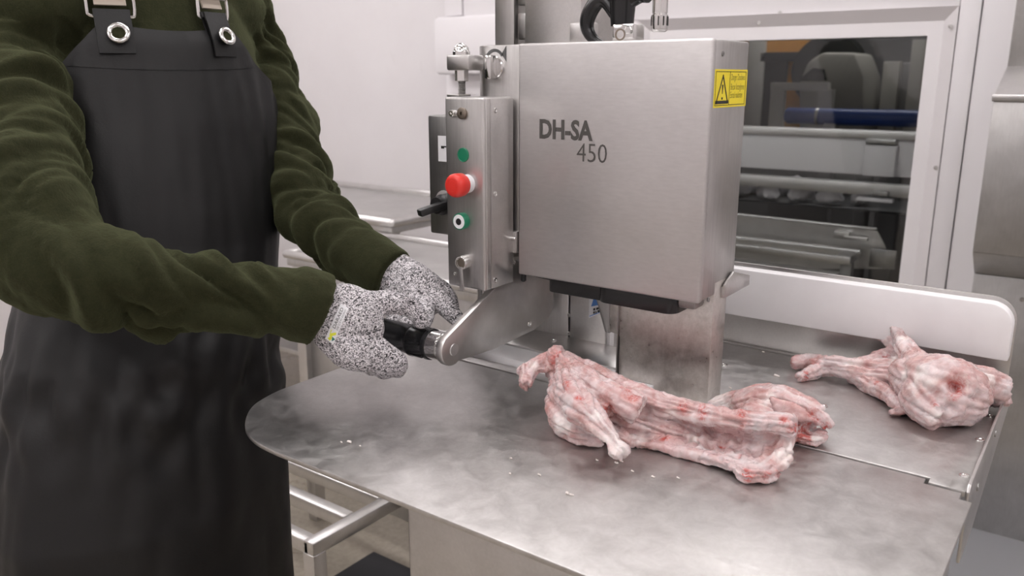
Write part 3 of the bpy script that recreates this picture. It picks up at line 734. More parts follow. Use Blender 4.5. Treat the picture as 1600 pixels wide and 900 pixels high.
# column behind the head
cy = 1.19
cx = [P(u, 50, y=cy)[0] for u in (773, 803, 822, 909)]
ztop = ZT+1.05
obj('column_post', box(cx[0], cx[1], cy, cy+.15, ZT+.20, ztop, .002), 'steel_vertical', saw)
obj('column_post', box(cx[2], cx[3], cy-.004, cy+.15, ZT+.20, ztop, .002), 'steel_plain', saw)
ch = obj('column_channel', box(cx[1]-.001, cx[2]+.001, cy+.012, cy+.14, ZT+.20, ztop, 0), 'thread_steel', saw)
for k in range(9):
    z = ZT+.53+k*.055; obj('rack_link', box(cx[1]+.004, cx[2]-.003, cy+.004, cy+.014, z, z+.043, .003), 'steel_dark', ch)
obj('column_cap', box(cx[0]-.01, cx[3]+.01, cy-.01, cy+.16, ztop-.001, ztop+.02, .003), 'steel_plain', saw)
# lower frame under the head
xs0 = P(889, 500, y=1.18)[0]
obj('lower_frame', box(-.93, xs0-.0015, 1.18, 1.35, ZT-.005, ZT+.235, .0015), 'steel_vertical', saw)
obj('lower_frame', box(xs0+.0018, P(946, 500, y=1.18)[0], 1.18, 1.35, ZT-.005, ZT+.235, .0015), 'steel_plain', saw)
fs = obj('frame_slot', box(xs0-.004, xs0+.004, 1.25, 1.34, ZT, ZT+.2, 0), 'steel_plain', saw)
for v in (458, 492, 521):
    p = P(891, v, y=1.183); obj('slot_bolt', cyl((xs0, 1.2505, p[2]), (0, -1, 0), .004, .0705), 'chrome', fs)
obj('inner_wiper', box(P(947, 500, y=1.19)[0], P(956, 500, y=1.19)[0], 1.186, 1.2, ZT, ZT+.2, .001), 'white_plastic', saw)
ly = 1.1795
lq = [P(u, v, y=ly) for u, v in ((921, 455), (944, 455), (944, 487), (920, 497))]
il2 = obj('safety_label', prism(lq, (0, .0006, 0)), 'label_white', saw, label='white and blue safety label')
obj('label_picture', prism([P(u, v, y=ly-.0004) for u, v in ((929, 462), (944, 462), (944, 475), (923.5, 479))], (0, .0003, 0)), 'label_blue', il2)
obj('label_mark', join(*[prism([P(u, v, y=ly-.0004) for u, v in ((a, b), (a+c_, b-c_*.3), (a+c_, b+3.4-c_*.3), (a, b+3.4))], (0, .0003, 0)) for a, b, c_ in ((927, 482, 3), (931.5, 481, 6), (927, 487, 2.4), (930.5, 486.5, 1.6), (933.5, 485, 3.4))]), 'print_slot_black', il2)
obj('label_border', prism([P(u, v, y=ly-.0004) for u, v in ((921, 493.6), (940, 486), (940, 487.2), (921, 495))], (0, .0003, 0)), 'label_blue', il2)
# raised bed behind the plastic strip
bed_y0 = 1.112
bd = obj('raised_bed', prism([(-.93, bed_y0+.004, ZT), (-.93, bed_y0+.004, ZT+.016), (-.93, 1.181, ZT+.028), (-.93, 1.181, ZT)], (.338, 0, 0), .001), 'steel_plain', saw)
for u, v in ((865, 535), (834, 519)):
    p = P(u, v, z=ZT+.021); torx((p[0], p[1], ZT+.016+.012*(p[1]-bed_y0)/.069), (0, -.17, 1), .0055, bd)
obj('plastic_strip', box(-1.0, P(1022, 602, z=ZT+.013)[0], 1.06, 1.1165, ZT-.001, ZT+.013, .0015), 'white_plastic', saw, label='white plastic guide strip')
# guide plate and blade
gy0, gy1 = 1.0885, 1.1365
gx0a, gx0b, gx1 = -.6105, -.592, -.4433
zn = P(955, 521, y=gy0)[2]
obj('guide_plate', prism([(gx0b, gy0, ZT+.013), (gx0b, gy0, zn-.003), (gx0b-.003, gy0, zn), (gx0a, gy0, zn+.002), (gx0a, gy0, hz0+.02), (gx1, gy0, hz0+.02), (gx1, gy0, ZT+.0005), (-.531, gy0, ZT+.0005), (-.531, gy0, ZT+.013)], (0, gy1-gy0, 0), .0015), 'steel_stained', saw)
obj('saw_blade', box(-.5945, -.5930, 1.0845, 1.0945, ZT+.002, hz0+.02, 0), 'steel_dark', saw)
obj('blade_guard_fin', prism([P(u, v, y=1.135) for u, v in ((928, 455), (952, 462), (952, 521), (945, 519))], (0, .02, 0), .001), 'steel_dark', saw)
# black plastic guard under the head
def rbox(x0, x1, y0, y1, z0, z1, r):
    pts = []
    for cx_, cy_, a in ((x0+r, y0+r, 180), (x1-r, y0+r, 270), (x1-r, y1-r, 0), (x0+r, y1-r, 90)):
        for k in range(7): q = radians(a+15*k); pts.append((cx_+r*cos(q), cy_+r*sin(q), z0))
    return prism(pts, (0, 0, z1-z0), .002)
obj('black_guard', join(rbox(P(855, 450, y=1.06)[0], -.60, 1.058, 1.16, hz0-.027, hz0+.012, .012), rbox(-.612, P(1056, 480, y=1.05)[0], 1.046, 1.15, hz0-.026, hz0+.012, .018)), 'black_gloss', saw, label='black plastic guard under the head')
obj('guard_flap', prism([P(u, v, y=1.062) for u, v in ((833, 432), (842, 426), (872, 434), (872, 441))], (0, .05, 0), .001), 'black_plastic', saw)
obj('guard_block', box(-.505, -.458, 1.06, 1.10, hz0-.018, hz0+.004, .006), 'steel_dark', saw)
# catch bracket on the right of the head
xb = hx1+.004
cpts = [P(u, v, x=xb) for u, v in ((1133, 466), (1133, 446), (1147, 424.5), (1172, 430), (1171, 445))]
kb = obj('catch_bracket', prism(cpts, (-.0035, 0, 0), .0008), 'steel_plain', saw)
q0 = P(1118, 445, y=cpts[0][1]); q1 = P(1134, 466, y=cpts[0][1])
obj('bracket_flange', box(q0[0], xb, cpts[0][1]-.002, cpts[0][1]+.0015, q1[2], q0[2]-.001, .001), 'steel_plain', kb)

# pusher arm with hand grip
xa = -.765
AP = lambda u, v: P(u, v, x=xa)
pc = AP(708, 546); rr = .0255
up_ = AP(697, 521); arm_pts = []
for k in range(11):
    q = radians(128+k*(300-128)/10); arm_pts.append((xa, pc[1]+rr*cos(q), pc[2]+rr*sin(q)))
for u, v in ((775, 545), (835, 516), (858, 497), (865, 480), (865, 440), (835, 428), (812, 409), (805, 405), (799, 408), (793, 428), (787, 436)): arm_pts.append(tuple(AP(u, v)))
obj('pusher_arm', prism(arm_pts, (-.0125, 0, 0), .0022), 'steel_arm', saw, label='flat stainless pusher arm')
armo = [o for o in bpy.data.objects if o.name == 'pusher_arm'][0]
obj('pivot_screw', lathe((xa, pc[1]+.002, pc[2]-.001), (1, 0, 0), [(-.001, .0095), (.0006, .0095), (.0012, .0088), (.0012, .0001)], 24), 'steel_plain', armo)
for u, v in ((827, 506), (802, 410)):
    p = AP(u, v); torx((xa, p[1], p[2]), (1, 0, 0), .005, armo)
gax = xa-.0125
gp = [(0, .0215), (.002, .0225), (.0022, .0225)]
obj('grip_ferrule', lathe((gax+.001, pc[1], pc[2]), (-1, 0, 0), [(0, .0215), (.0015, .0228), (.0045, .0228), (.005, .0205), (.0075, .0205), (.008, .0222), (.027, .0222), (.028, .021)], 32), 'chrome', saw, label='chrome ferrule of the grip')
gr = obj('hand_grip', lathe((gax-.0265, pc[1], pc[2]), (-1, 0, 0), [(0, .0215), (.001, .0240), (.006, .0245), (.008, .0232), (.034, .0238), (.036, .0252), (.040, .0252), (.042, .0238), (.06, .0228), (.10, .0225), (.135, .0225), (.14, .018)], 32), 'black_gloss', saw, label='black moulded hand grip')
for k in range(6):
    q = 2*pi*k/6+.3; bm = box(gax-.0600, gax-.0350, -.0022, .0022, .0215, .0252, .001)
    bmesh.ops.transform(bm, matrix=Matrix.Translation((0, pc[1], pc[2])) @ Matrix.Rotation(q, 4, 'X'), verts=bm.verts[:])
    obj('grip_rib', bm, 'black_gloss', gr)

# things on top of the head
yk = 1.10
k0 = P(957, 40, y=yk); k1 = P(989, 62, y=yk)
kc = obj('clamp_block', box(k0[0], k1[0], yk, yk+.035, hz1-.002, k0[2]+.002, .002), 'chrome', saw)
p = P(969, 54, y=yk); obj('clamp_bore', lathe((p[0], yk+.0005, p[2]), (0, -1, 0), [(0, .0085), (.001, .0085), (.001, .0062), (.0004, .006), (.0004, .0001)], 20), 'brass_dark', kc)
p = P(984, 47, y=yk); obj('clamp_bolt', lathe((p[0], yk, p[2]), (0, -1, 0), [(0, .006), (.005, .006), (.006, .005), (.006, .0001)], 6), 'chrome', kc)
ke = P(972, 40, y=yk+.017)
hub = [(0, .0165), (.012, .0175), (.04, .0195), (.06, .022), (.075, .018), (.08, .008)]
lk = obj('lever_handle', lathe((ke[0], yk+.017, ke[2]-.001), (0, 0, 1), hub, 24), 'black_gloss', saw, label='black plastic lever handle on the head')
hp = [P(u, v, y=yk+.017) for u, v in ((962, 22), (946, 2), (932, 4), (919, 26), (918, 45), (928, 62), (945, 72))]
hp = [q for q in hp]
rad = [.010, .010, .0115, .0115, .010, .008, .006]
tb = tube([(*q, r_) for q, r_ in zip(hp, rad)], 12, 6)
V = np.array(tb[0]); V[:, 2] = np.maximum(V[:, 2], hz1+.0005)
obj('handle_bow', (V, tb[1]), 'black_gloss', lk)
obj('handle_wing', tube([(*P(985, 2, y=yk+.017), .010), (*P(1000, -6, y=yk+.017), .010), (*P(1012, -4, y=yk+.017), .008)], 10, 5), 'black_gloss', lk)
ka = P(909, 36, y=1.15); kb_ = P(930, 62, y=1.15)
obj('top_bracket', box(ka[0]-.01, kb_[0], 1.13, 1.16, hz1-.003, ka[2], .003), 'steel_plain', saw)
yw_ = 1.07
w0 = P(1030, 50, y=yw_); w1 = P(1030, 0, y=yw_)
wp = obj('wash_pipe', lathe((w0[0], yw_, w0[2]), (0, 0, 1), [(0, .0085), (.002, .0105), (.004, .0112), (.022, .0112), (.0225, .0095), (.024, .0095), (.0245, .0104), (.30, .0104)], 24), 'chrome', saw, label='hanging chrome pipe with slotted end')
obj('pipe_arm', pipe([(w0[0], yw_, w0[2]+.295), (w0[0]-.02, yw_+.04, w0[2]+.32), (cx[3]+.05, cy+.02, w0[2]+.33), (cx[3]-.03, cy+.03, w0[2]+.33)], .0100), 'chrome', wp)
for k in range(10):
    q = 2*pi*k/10; c_ = np.array([w0[0]+.0111*cos(q), yw_+.0111*sin(q), w0[2]+.014])
    bm = box(-.0008, .0008, -.0008, .0008, -.006, .006, 0)
    bmesh.ops.transform(bm, matrix=Matrix.Translation(c_) @ Matrix.Rotation(q, 4, 'Z'), verts=bm.verts[:]); obj('slot_shade', bm, 'print_slot_black', wp)  # raised black boxes stand in for the shade inside the end slots

# ================================================================== the worker
SEC = np.array([(.30, -1.25, .66, .165, .245), (.70, -1.25, .67, .17, .235), (.95, -1.27, .715, .155, .215), (1.10, -1.32, .78, .15, .205), (1.30, -1.35, .812, .15, .207), (1.42, -1.36, .818, .138, .205), (1.50, -1.37, .82, .115, .19), (1.57, -1.38, .82, .085, .12), (1.64, -1.38, .825, .062, .066)])
def sec(z): return [np.interp(z, SEC[:, 0], SEC[:, k]) for k in range(1, 5)]
def surf(th, z, off=0.0):
    cx_, cy_, rx, ry = sec(z); return np.array([cx_+(rx+off)*cos(th), cy_+(ry+off)*sin(th), z])
def hit_torso(u, v, off=0.0):
    for d in np.arange(.9, 1.8, .002):
        q = P(u, v, d=d); cx_, cy_, rx, ry = sec(q[2])
        if ((q[0]-cx_)/(rx+off))**2+((q[1]-cy_)/(ry+off))**2 <= 1: return math.atan2((q[1]-cy_)/(ry+off), (q[0]-cx_)/(rx+off)), q[2], d
    return None
wk = root('person', (-1.28, .70, 0), 'person in a green fleece, black rubber apron and grey knit gloves gripping the saw handle', 'person')
def C4(u, v, d, r): return (*P(u, v, d=d), r)
armR = [C4(20, -20, 1.30, .080), C4(12, 90, 1.25, .088), C4(24, 230, 1.17, .090), C4(40, 325, 1.11, .087), C4(84, 402, 1.08, .077), C4(170, 436, 1.085, .068), C4(250, 453, 1.10, .0600), C4(335, 464, 1.122, .0530), C4(430, 470, 1.15, .0475), C4(492, 483, 1.166, .0490)]
armL = [C4(345, 25, 1.60, .085), C4(380, 90, 1.60, .080), C4(424, 185, 1.585, .075), C4(445, 252, 1.56, .072), C4(474, 318, 1.50, .062), C4(525, 370, 1.44, .054), C4(568, 400, 1.40, .050), C4(606, 427, 1.375, .047)]
def torso_rings(shr, z0, z1, n=48, m=26):
    return [[surf(2*pi*j/n, z, -shr) for j in range(n)] for z in np.linspace(z0, z1, m)]
hemR = tube([C4(456, 470, 1.155, .052), C4(476, 476, 1.160, .0530), C4(503, 486, 1.170, .0525)], 28, 6, cap=False)
hemL = tube([C4(580, 408, 1.387, .046), C4(595, 420, 1.38, .0485), C4(614, 432.5, 1.372, .0485)], 28, 6, cap=False)
sw = fuse([loft(torso_rings(.012, .86, 1.60)), tube(armR, 26, 6, cap=(True, False)), tube(armL, 26, 6, cap=(True, False)), hemR, hemL,
           tube([(-1.37, .70, 1.49, .08), (-1.36, .62, 1.475, .085), tuple(armR[0])], 20), tube([(-1.37, .92, 1.49, .08), (-1.38, .98, 1.475, .082), tuple(armL[0])], 20)], .0062, 6)
V = get_co(sw); NN = get_no(sw)
disp = np.zeros(len(V))
for line, ph, tw_, amp in ((armR, 0.0, 1.35, .0160), (armL, 1.3, -1.2, .0130)):
    s, a, dist = along(V, line); L = s.max()
    rr_ = np.interp(s/L, np.linspace(0, 1, len(line)), [q[3] for q in line])
    m = (dist < rr_*1.35)
    sm_, am_ = s[m], a[m]
    def ridged(per, sl, seed_):
        return np.array([3.0*abs(noise.noise(Vector((q/per+sl*cos(b-.9+ph), cos(b)*.75+seed_, sin(b)*.75-seed_))))-.62 for q, b in zip(sm_, am_)])
    env = np.clip(.85+1.2*nz(V[m], 7, 11.3+ph), .35, 1.4)*np.clip((L*.94-sm_)/.03, .10, 1)
    disp[m] = amp*env*(.75*ridged(.050, tw_, 3.3+ph)+.35*ridged(.026, tw_*1.6, 9.1+ph)-.06)+.0016*nz(V[m], 34, 7.7)
m = disp == 0
disp[m] = .006*nz(V[m], 14, 2.2)
set_co(sw, V+NN*disp[:, None])
swo = obj('fleece_sweater', sw, 'fleece', wk, label='dark olive green fleece sweater', ang=180)

# apron
edgeL = [hit_torso(u, v, .006) for u, v in ((164, 42), (140, 66), (112, 95), (97, 112))]
edgeR = [hit_torso(u, v, .006) for u, v in ((352, 50), (376, 80), (392, 105))]
zLs = [e[1] for e in edgeL][::-1]; tLs = [e[0] for e in edgeL][::-1]
zRs = [e[1] for e in edgeR][::-1]; tRs = [e[0] for e in edgeR][::-1]
ztop_ap = hit_torso(270, 49, .006)[1]
def thL(z): return np.interp(z, [.3, 1.0, zLs[0]-.12]+zLs, [-2.05, -1.95, -1.75]+tLs)
def thR(z): return np.interp(z, [.3, 1.0, zRs[0]-.10]+zRs, [1.75, 1.6, 1.38]+tRs)
rows, cols = 150, 110
grid = np.zeros((rows, cols, 3))
zr_ = np.linspace(.34, ztop_ap, rows)
for i, z in enumerate(zr_):
    a0_, a1_ = thL(z), thR(z)
    for j, s in enumerate(np.linspace(0, 1, cols)):
        th = a0_+(a1_-a0_)*s
        ztop_here = z+.012*(abs(s-.5)*2)**2*max(0, (z-1.3)/.14)
        low = np.clip((1.02-z)/.25, 0, 1); hi = np.clip((z-1.0)/.15, 0, 1)
        q = Vector((th*1.3, z*1.1, 0))
        off = .007+.004*low
        off += low*(.010*noise.noise(Vector((th*2.6, z*.7, 3)))+.008*abs(noise.noise(Vector((th*3.0+z*3, z*5-th*1.5, 7)))))
        off += hi*(.0045*(1+noise.noise(Vector((th*4.5, z*.8, 1))))+.003*noise.noise(Vector((th*9+z*4, z*6, 5))))
        # long vertical pleats towards the far edge of the bib
        if s > .66: off += hi*.0032*(abs(sin((th-.4)*13+z*2.2))**1.4-.4)*min(1, (s-.66)/.06)*np.clip((ztop_ap-.03-z)/.05, 0, 1)
        # crumple at the waist
        off += .013*math.exp(-((z-.90)/.10)**2)*noise.noise(Vector((th*5+z*9, z*13-th*3, 9)))
        grid[i, j] = surf(th, ztop_here, off)
ap = obj('apron', sheet(grid, .0022), 'apron_rubber', wk, label='black rubber bib apron', ang=70)
apn = np.cross(np.gradient(grid, axis=1), np.gradient(grid, axis=0)); apn /= np.linalg.norm(apn, axis=2)[..., None]
if (apn[rows//2, cols//2][0] < 0): apn = -apn
def on_apron(u, v):
    """grid point of the apron that lies on the pixel's line of sight"""
    r = FW+RT*(u-800)/F_PX+UP*(450-v)/F_PX; r = r/np.linalg.norm(r)
    g = grid.reshape(-1, 3)-CAM; t = g@r; dd = np.linalg.norm(g-t[:, None]*r, axis=1)+np.where(apn.reshape(-1, 3)@r > 0, 9, 0)
    i = dd.argmin(); return grid.reshape(-1, 3)[i], apn.reshape(-1, 3)[i]
# hem of the bib
obj('bib_hem', sheet([[grid[i, j]+apn[i, j]*.0016 for j in range(4, cols-4)] for i in range(rows-9, rows-1)], .0012), 'apron_rubber', ap, ang=70)
def eyelet(u, v, r):
    p, n = on_apron(u, v); o_ = p+n*.0120
    prof = []
    for k in range(13):
        q = 2*pi*k/12; prof.append((.0035*sin(q)+.0005, r-.0055*cos(q)*.72))
    V_, F_ = lathe(o_, n, prof, 30); F_ = F_[:-2]
    obj('eyelet', (V_, F_), 'chrome', ap, label='chrome eyelet')
    obj('eyelet_hole', lathe(o_, n, [(-.010, r-.003), (.0006, r-.003), (.0006, .0001)], 24), 'fleece', ap)
    return p, n
def strap(u, v, wd, buckle_v):
    th, z0, d = hit_torso(u, v, .008)
    wv = wd/2
    def strip(z_a, z_b, off, m=10, w_=1.0):
        g = []
        for z in np.linspace(z_a, z_b, m):
            c_ = surf(th, z, off); t_ = surf(th+.02, z, off)-surf(th-.02, z, off); t_[2] = 0; t_ /= np.linalg.norm(t_)
            g.append([c_-t_*wv*w_*s for s in np.linspace(-1, 1, 7)])
        return g
    zb_ = hit_torso(u, buckle_v, .008)[1]
    obj('strap_tab', sheet(strip(z0-.035, zb_+.006, .0175), .003), 'apron_rubber', ap)
    obj('strap_tab', sheet(strip(z0-.01, zb_+.006, .010), .003), 'apron_rubber', ap)
    c_ = surf(th, zb_+.012, .0165); t_ = surf(th+.02, zb_, 0)-surf(th-.02, zb_, 0); t_[2] = 0; t_ /= np.linalg.norm(t_); k_ = np.array([0, 0, 1.])
    ww, hh = wv+.007, .016
    ring = [c_+t_*ww*a_+k_*hh*b_ for a_, b_ in ((-1, -.8), (-.8, -1), (0, -1), (.8, -1), (1, -.8), (1, .8), (.8, 1), (0, 1), (-.8, 1), (-1, .8), (-1, -.8))]
    obj('strap_buckle', pipe(ring, .0028, 8, 3), 'chrome', ap, label='chrome strap buckle')
    pts = [surf(th, z, .016) for z in np.linspace(zb_+.012, 1.53, 6)]
    top = surf(th, 1.565, .02); back = surf(pi-th, 1.5, .03); pts += [top, (top+back)/2+np.array([0, 0, .035]), back, surf(pi-th, 1.36, .02)]
    path = smooth_path(pts, 5); g = [[p_-t_*wv*.88*s for s in np.linspace(-1, 1, 5)] for p_ in path]
    obj('leather_strap', sheet(g, .003), 'leather_strap', ap)
strap(180, 46, .050, 22); strap(338, 54, .044, 27)
eyelet(187, 59, .0125); eyelet(347, 61, .0115)

# gloves ------------------------------------------------------------
def hand_mesh(parts, voxel=.0026, sm=5): return fuse(parts, voxel, sm)
rp = []
pn = np.array(P(560, 520, d=1.2)-CAM); pn /= np.linalg.norm(pn)
rp.append(tube([C4(480, 480, 1.172, .040), C4(512, 487, 1.178, .041), C4(540, 500, 1.188, .047), C4(558, 510, 1.198, .044)], 22, 6, squash=(pn, .82)))
rp.append(tube([C4(520, 480, 1.185, .034), C4(546, 480, 1.195, .034), C4(572, 480, 1.205, .025), C4(590, 480, 1.212, .018)], 16, 6))
rp.append(tube([C4(520, 520, 1.18, .030), C4(545, 540, 1.185, .033), C4(570, 553, 1.195, .028)], 16, 6))
fR = [[(566, 530, 1.192, .020), (592, 548, 1.198, .0185), (619, 567, 1.222, .0170), (620, 575, 1.262, .0145), (606, 553, 1.296, .0135), (600, 530, 1.304, .012)],
      [(556, 536, 1.190, .020), (578, 556, 1.195, .0185), (602, 572, 1.222, .0165), (598, 576, 1.266, .0145), (586, 552, 1.300, .0135), (582, 528, 1.306, .012)],
      [(544, 540, 1.190, .020), (562, 558, 1.196, .018), (582, 570, 1.222, .016), (578, 571, 1.268, .014), (566, 548, 1.303, .013), (562, 526, 1.308, .012)],
      [(532, 540, 1.190, .018), (546, 556, 1.200, .0165), (560, 564, 1.225, .0145), (556, 562, 1.268, .013), (546, 543, 1.304, .012), (544, 524, 1.308, .011)]]
for fg in fR: rp.append(tube([C4(*q) for q in fg], 14, 6))
rp.append(tube([C4(552, 478, 1.205, .024), C4(588, 474, 1.213, .0195), C4(614, 473, 1.225, .0170), C4(637, 478, 1.238, .0155), C4(652, 490, 1.247, .0140), C4(658, 503, 1.25, .0120)], 14, 6))
rg = hand_mesh(rp)
V = get_co(rg); NN = get_no(rg); set_co(rg, V+NN*(.0016*nz(V, 60, 1.0)+.0020*nz(V, 28, 4.0))[:, None])
from mathutils.bvhtree import BVHTree
bv = BVHTree.FromPolygons([tuple(v) for v in get_co(rg)], [tuple(p.vertices) for p in rg.polygons])
glR = obj('knit_glove', rg, 'glove_knit', wk, label='grey knit cut-resistant glove with white tag, wrapped round the grip', ang=180)
lp_ = []
pl_ = np.array(P(640, 450, d=1.36)-CAM); pl_ /= np.linalg.norm(pl_)
lp_.append(tube([C4(596, 418, 1.378, .037), C4(622, 433, 1.368, .040), C4(645, 450, 1.36, .043), C4(664, 462, 1.352, .039)], 20, 6, squash=(pl_, .75)))
fL = [[(660, 455, 1.345, .021), (684, 468, 1.335, .0185), (700, 483, 1.33, .0155), (716, 502, 1.325, .0125), (719, 507, 1.323, .011)],
      [(690, 450, 1.365, .018), (712, 468, 1.375, .016), (718, 488, 1.37, .014), (708, 500, 1.36, .012)],
      [(650, 468, 1.340, .020), (662, 485, 1.315, .0165), (664, 497, 1.295, .0140), (660, 508, 1.285, .012)],
      [(630, 468, 1.345, .020), (640, 490, 1.325, .017), (636, 512, 1.305, .0145), (628, 522, 1.30, .012)],
      [(615, 462, 1.35, .019), (618, 488, 1.335, .016), (612, 510, 1.325, .0135)]]
fL[1] = [(672, 448, 1.362, .022), (690, 458, 1.358, .019), (702, 472, 1.352, .016), (704, 488, 1.345, .013)]
for fg in fL: lp_.append(tube([C4(*q) for q in fg], 14, 6))
lg = hand_mesh(lp_)
V = get_co(lg); NN = get_no(lg); set_co(lg, V+NN*(.0016*nz(V, 60, 5.0)+.0022*nz(V, 28, 2.0))[:, None])
obj('knit_glove', lg, 'glove_knit', wk, label='grey knit cut-resistant glove with one finger pointing along the arm', ang=180)
# tag sewn on the back of the glove
Qd = [np.array(q, float) for q in ((508, 529), (532, 474.5), (544.5, 481.5), (521, 538))]   # bottom-left, top-left, top-right, bottom-right of the tag
def tagpix(s, t): return (Qd[0]*(1-s)*(1-t)+Qd[1]*s*(1-t)+Qd[2]*s*t+Qd[3]*(1-s)*t)   # s along the tag, t across
def on_glove(u, v, off):
    r = FW+RT*(u-800)/F_PX+UP*(450-v)/F_PX; r = r/np.linalg.norm(r)
    h, n, i, d = bv.ray_cast(Vector(CAM), Vector(r)); return np.array(h)-r*off
tg = obj('glove_tag', sheet([[on_glove(*tagpix(s, t), .0012) for t in np.linspace(0, 1, 6)] for s in np.linspace(0, 1, 14)], .0008), 'label_white', glR, ang=60)
def tagtext(body, s0_, s1_, t0_, t1_, m, name):
    W3, Fc = text(body, (0, 0, 0), (1, 0, 0), (0, 1, 0), .7, 0)
    W3 = np.array(W3); w_ = W3[:, 0].max(); out = []
    for x, y, z in W3: out.append(on_glove(*tagpix(s0_+(s1_-s0_)*x/w_, t0_+(t1_-t0_)*(1-min(max(y, 0), .7)/.7)), .0020))
    obj(name, (out, Fc), m, glR, smooth=False)
tagtext('DARAED', .36, .93, .20, .54, 'print_slot_black', 'tag_lettering')
tagtext('DE CTTI FORD', .36, .93, .68, .86, 'arrow_print', 'tag_lettering')
def tagpoly(pts, m, off): obj('tag_logo', ([on_glove(*tagpix(s, t), off) for s, t in pts], [tuple(range(len(pts)))]), m, glR, smooth=False)
tagpoly([(.05, .20), (.17, .55), (.09, .62), (.02, .50)][::-1], 'label_yellow', .0020)
tagpoly([(.10, .30), (.24, .88), (.30, .80), (.20, .30), (.30, .30), (.27, .18)][::-1], 'label_yellow', .0021)
tagpoly([(.04, .72), (.15, .58), (.13, .98)][::-1], 'label_green', .0022)

# the body under the clothes
def shrink(line, k): return [(q[0], q[1], q[2], q[3]*k) for q in line]
bp = [loft(torso_rings(.03, .84, 1.62)), tube(shrink(armR, .56), 16), tube(shrink(armL, .56), 16),
      tube([(-1.37, .70, 1.47, .06), (-1.36, .62, 1.46, .065), (*armR[0][:3], .06)], 14), tube([(-1.37, .92, 1.47, .06), (-1.38, .98, 1.46, .06), (*armL[0][:3], .06)], 14)]
bp += [tube([(-1.38, .825, 1.55, .062), (-1.375, .83, 1.66, .058)], 16), tube([(-1.37, .83, 1.72, .078), (-1.375, .83, 1.79, .085), (-1.385, .83, 1.83, .078)], 20), tube([(-1.335, .83, 1.70, .060), (-1.305, .83, 1.685, .045)], 16),
       tube([(-1.285, .83, 1.765, .010), (-1.268, .83, 1.742, .014), (-1.262, .83, 1.733, .013)], 10), tube([(-1.283, .80, 1.705, .007), (-1.272, .83, 1.704, .009), (-1.283, .86, 1.705, .007)], 8),
       tube([(-1.38, .745, 1.77, .010), (-1.385, .738, 1.75, .013), (-1.38, .745, 1.725, .008)], 10), tube([(-1.38, .915, 1.77, .010), (-1.385, .922, 1.75, .013), (-1.38, .915, 1.725, .008)], 10)]
for sy in (-1, 1): bp.append(tube([(-1.27, .69+sy*.09, .92, .095), (-1.25, .68+sy*.10, .75, .085), (-1.25, .68+sy*.105, .5, .060), (-1.26, .68+sy*.11, .30, .055), (-1.27, .68+sy*.11, .10, .042), (-1.22, .68+sy*.115, .05, .040), (-1.13, .68+sy*.12, .035, .030)], 16))
for fg in fR+fL+[[(480, 480, 1.172, .032), (545, 500, 1.188, .034), (572, 513, 1.20, .034)], [(596, 418, 1.378, .03), (645, 450, 1.36, .032), (664, 462, 1.352, .03)], [(545, 490, 1.20, .024), (592, 482, 1.215, .016), (640, 486, 1.240, .012), (655, 503, 1.249, .008)]]:
    bp.append(tube([C4(u, v, d, r*.7) for u, v, d, r in fg], 10, 4))
obj('body', fuse(bp, .0058, 4), 'skin', wk, ang=180)
for sy in (-1, 1): obj('eye', lathe((-1.312, .83+sy*.032, 1.762), (1, 0, 0), [(0, .008), (.008, .0105), (.014, .007), (.016, .0005)], 14), 'eye_white', wk)
hr = [loft([[np.array([-1.385+(.094*sqrt(max(0, 1-((z-1.77)/.115)**2)))*cos(q)-.012*(cos(q) > .2), .83+(.092*sqrt(max(0, 1-((z-1.77)/.115)**2)))*sin(q), z]) for q in np.linspace(0, 2*pi, 28, endpoint=False)] for z in np.linspace(1.80, 1.882, 9)]),
      loft([[np.array([-1.415+.066*cos(q), .83+.090*sin(q), z]) for q in np.linspace(0, 2*pi, 24, endpoint=False)] for z in np.linspace(1.70, 1.83, 6)])]
obj('hair', fuse(hr, .005, 4), 'hair', wk, ang=180)
tp = [loft([[surf(2*pi*j/32, z, -.028) for j in range(32)] for z in np.linspace(.80, .96, 5)])]
for sy in (-1, 1): tp.append(tube([(-1.27, .69+sy*.09, .92, .108), (-1.25, .68+sy*.10, .75, .10), (-1.25, .68+sy*.105, .5, .078), (-1.262, .68+sy*.113, .33, .064), (-1.265, .68+sy*.115, .27, .060)], 18))
obj('trousers', fuse(tp, .008, 3), 'trouser_cloth', wk, ang=180)
for sy in (-1, 1):
    yb_ = .68+sy*.115
    bt_ = fuse([tube([(-1.265, yb_, .33, .080), (-1.27, yb_, .18, .068), (-1.27, yb_, .09, .062)], 18), tube([(-1.285, yb_, .052, .050), (-1.20, yb_, .050, .050), (-1.11, yb_, .045, .042)], 16)], .006, 3)
    V = get_co(bt_); V[:, 2] = np.maximum(V[:, 2], 0.0); set_co(bt_, V)
    obj('rubber_boot', bt_, 'boot_rubber', wk, ang=180)

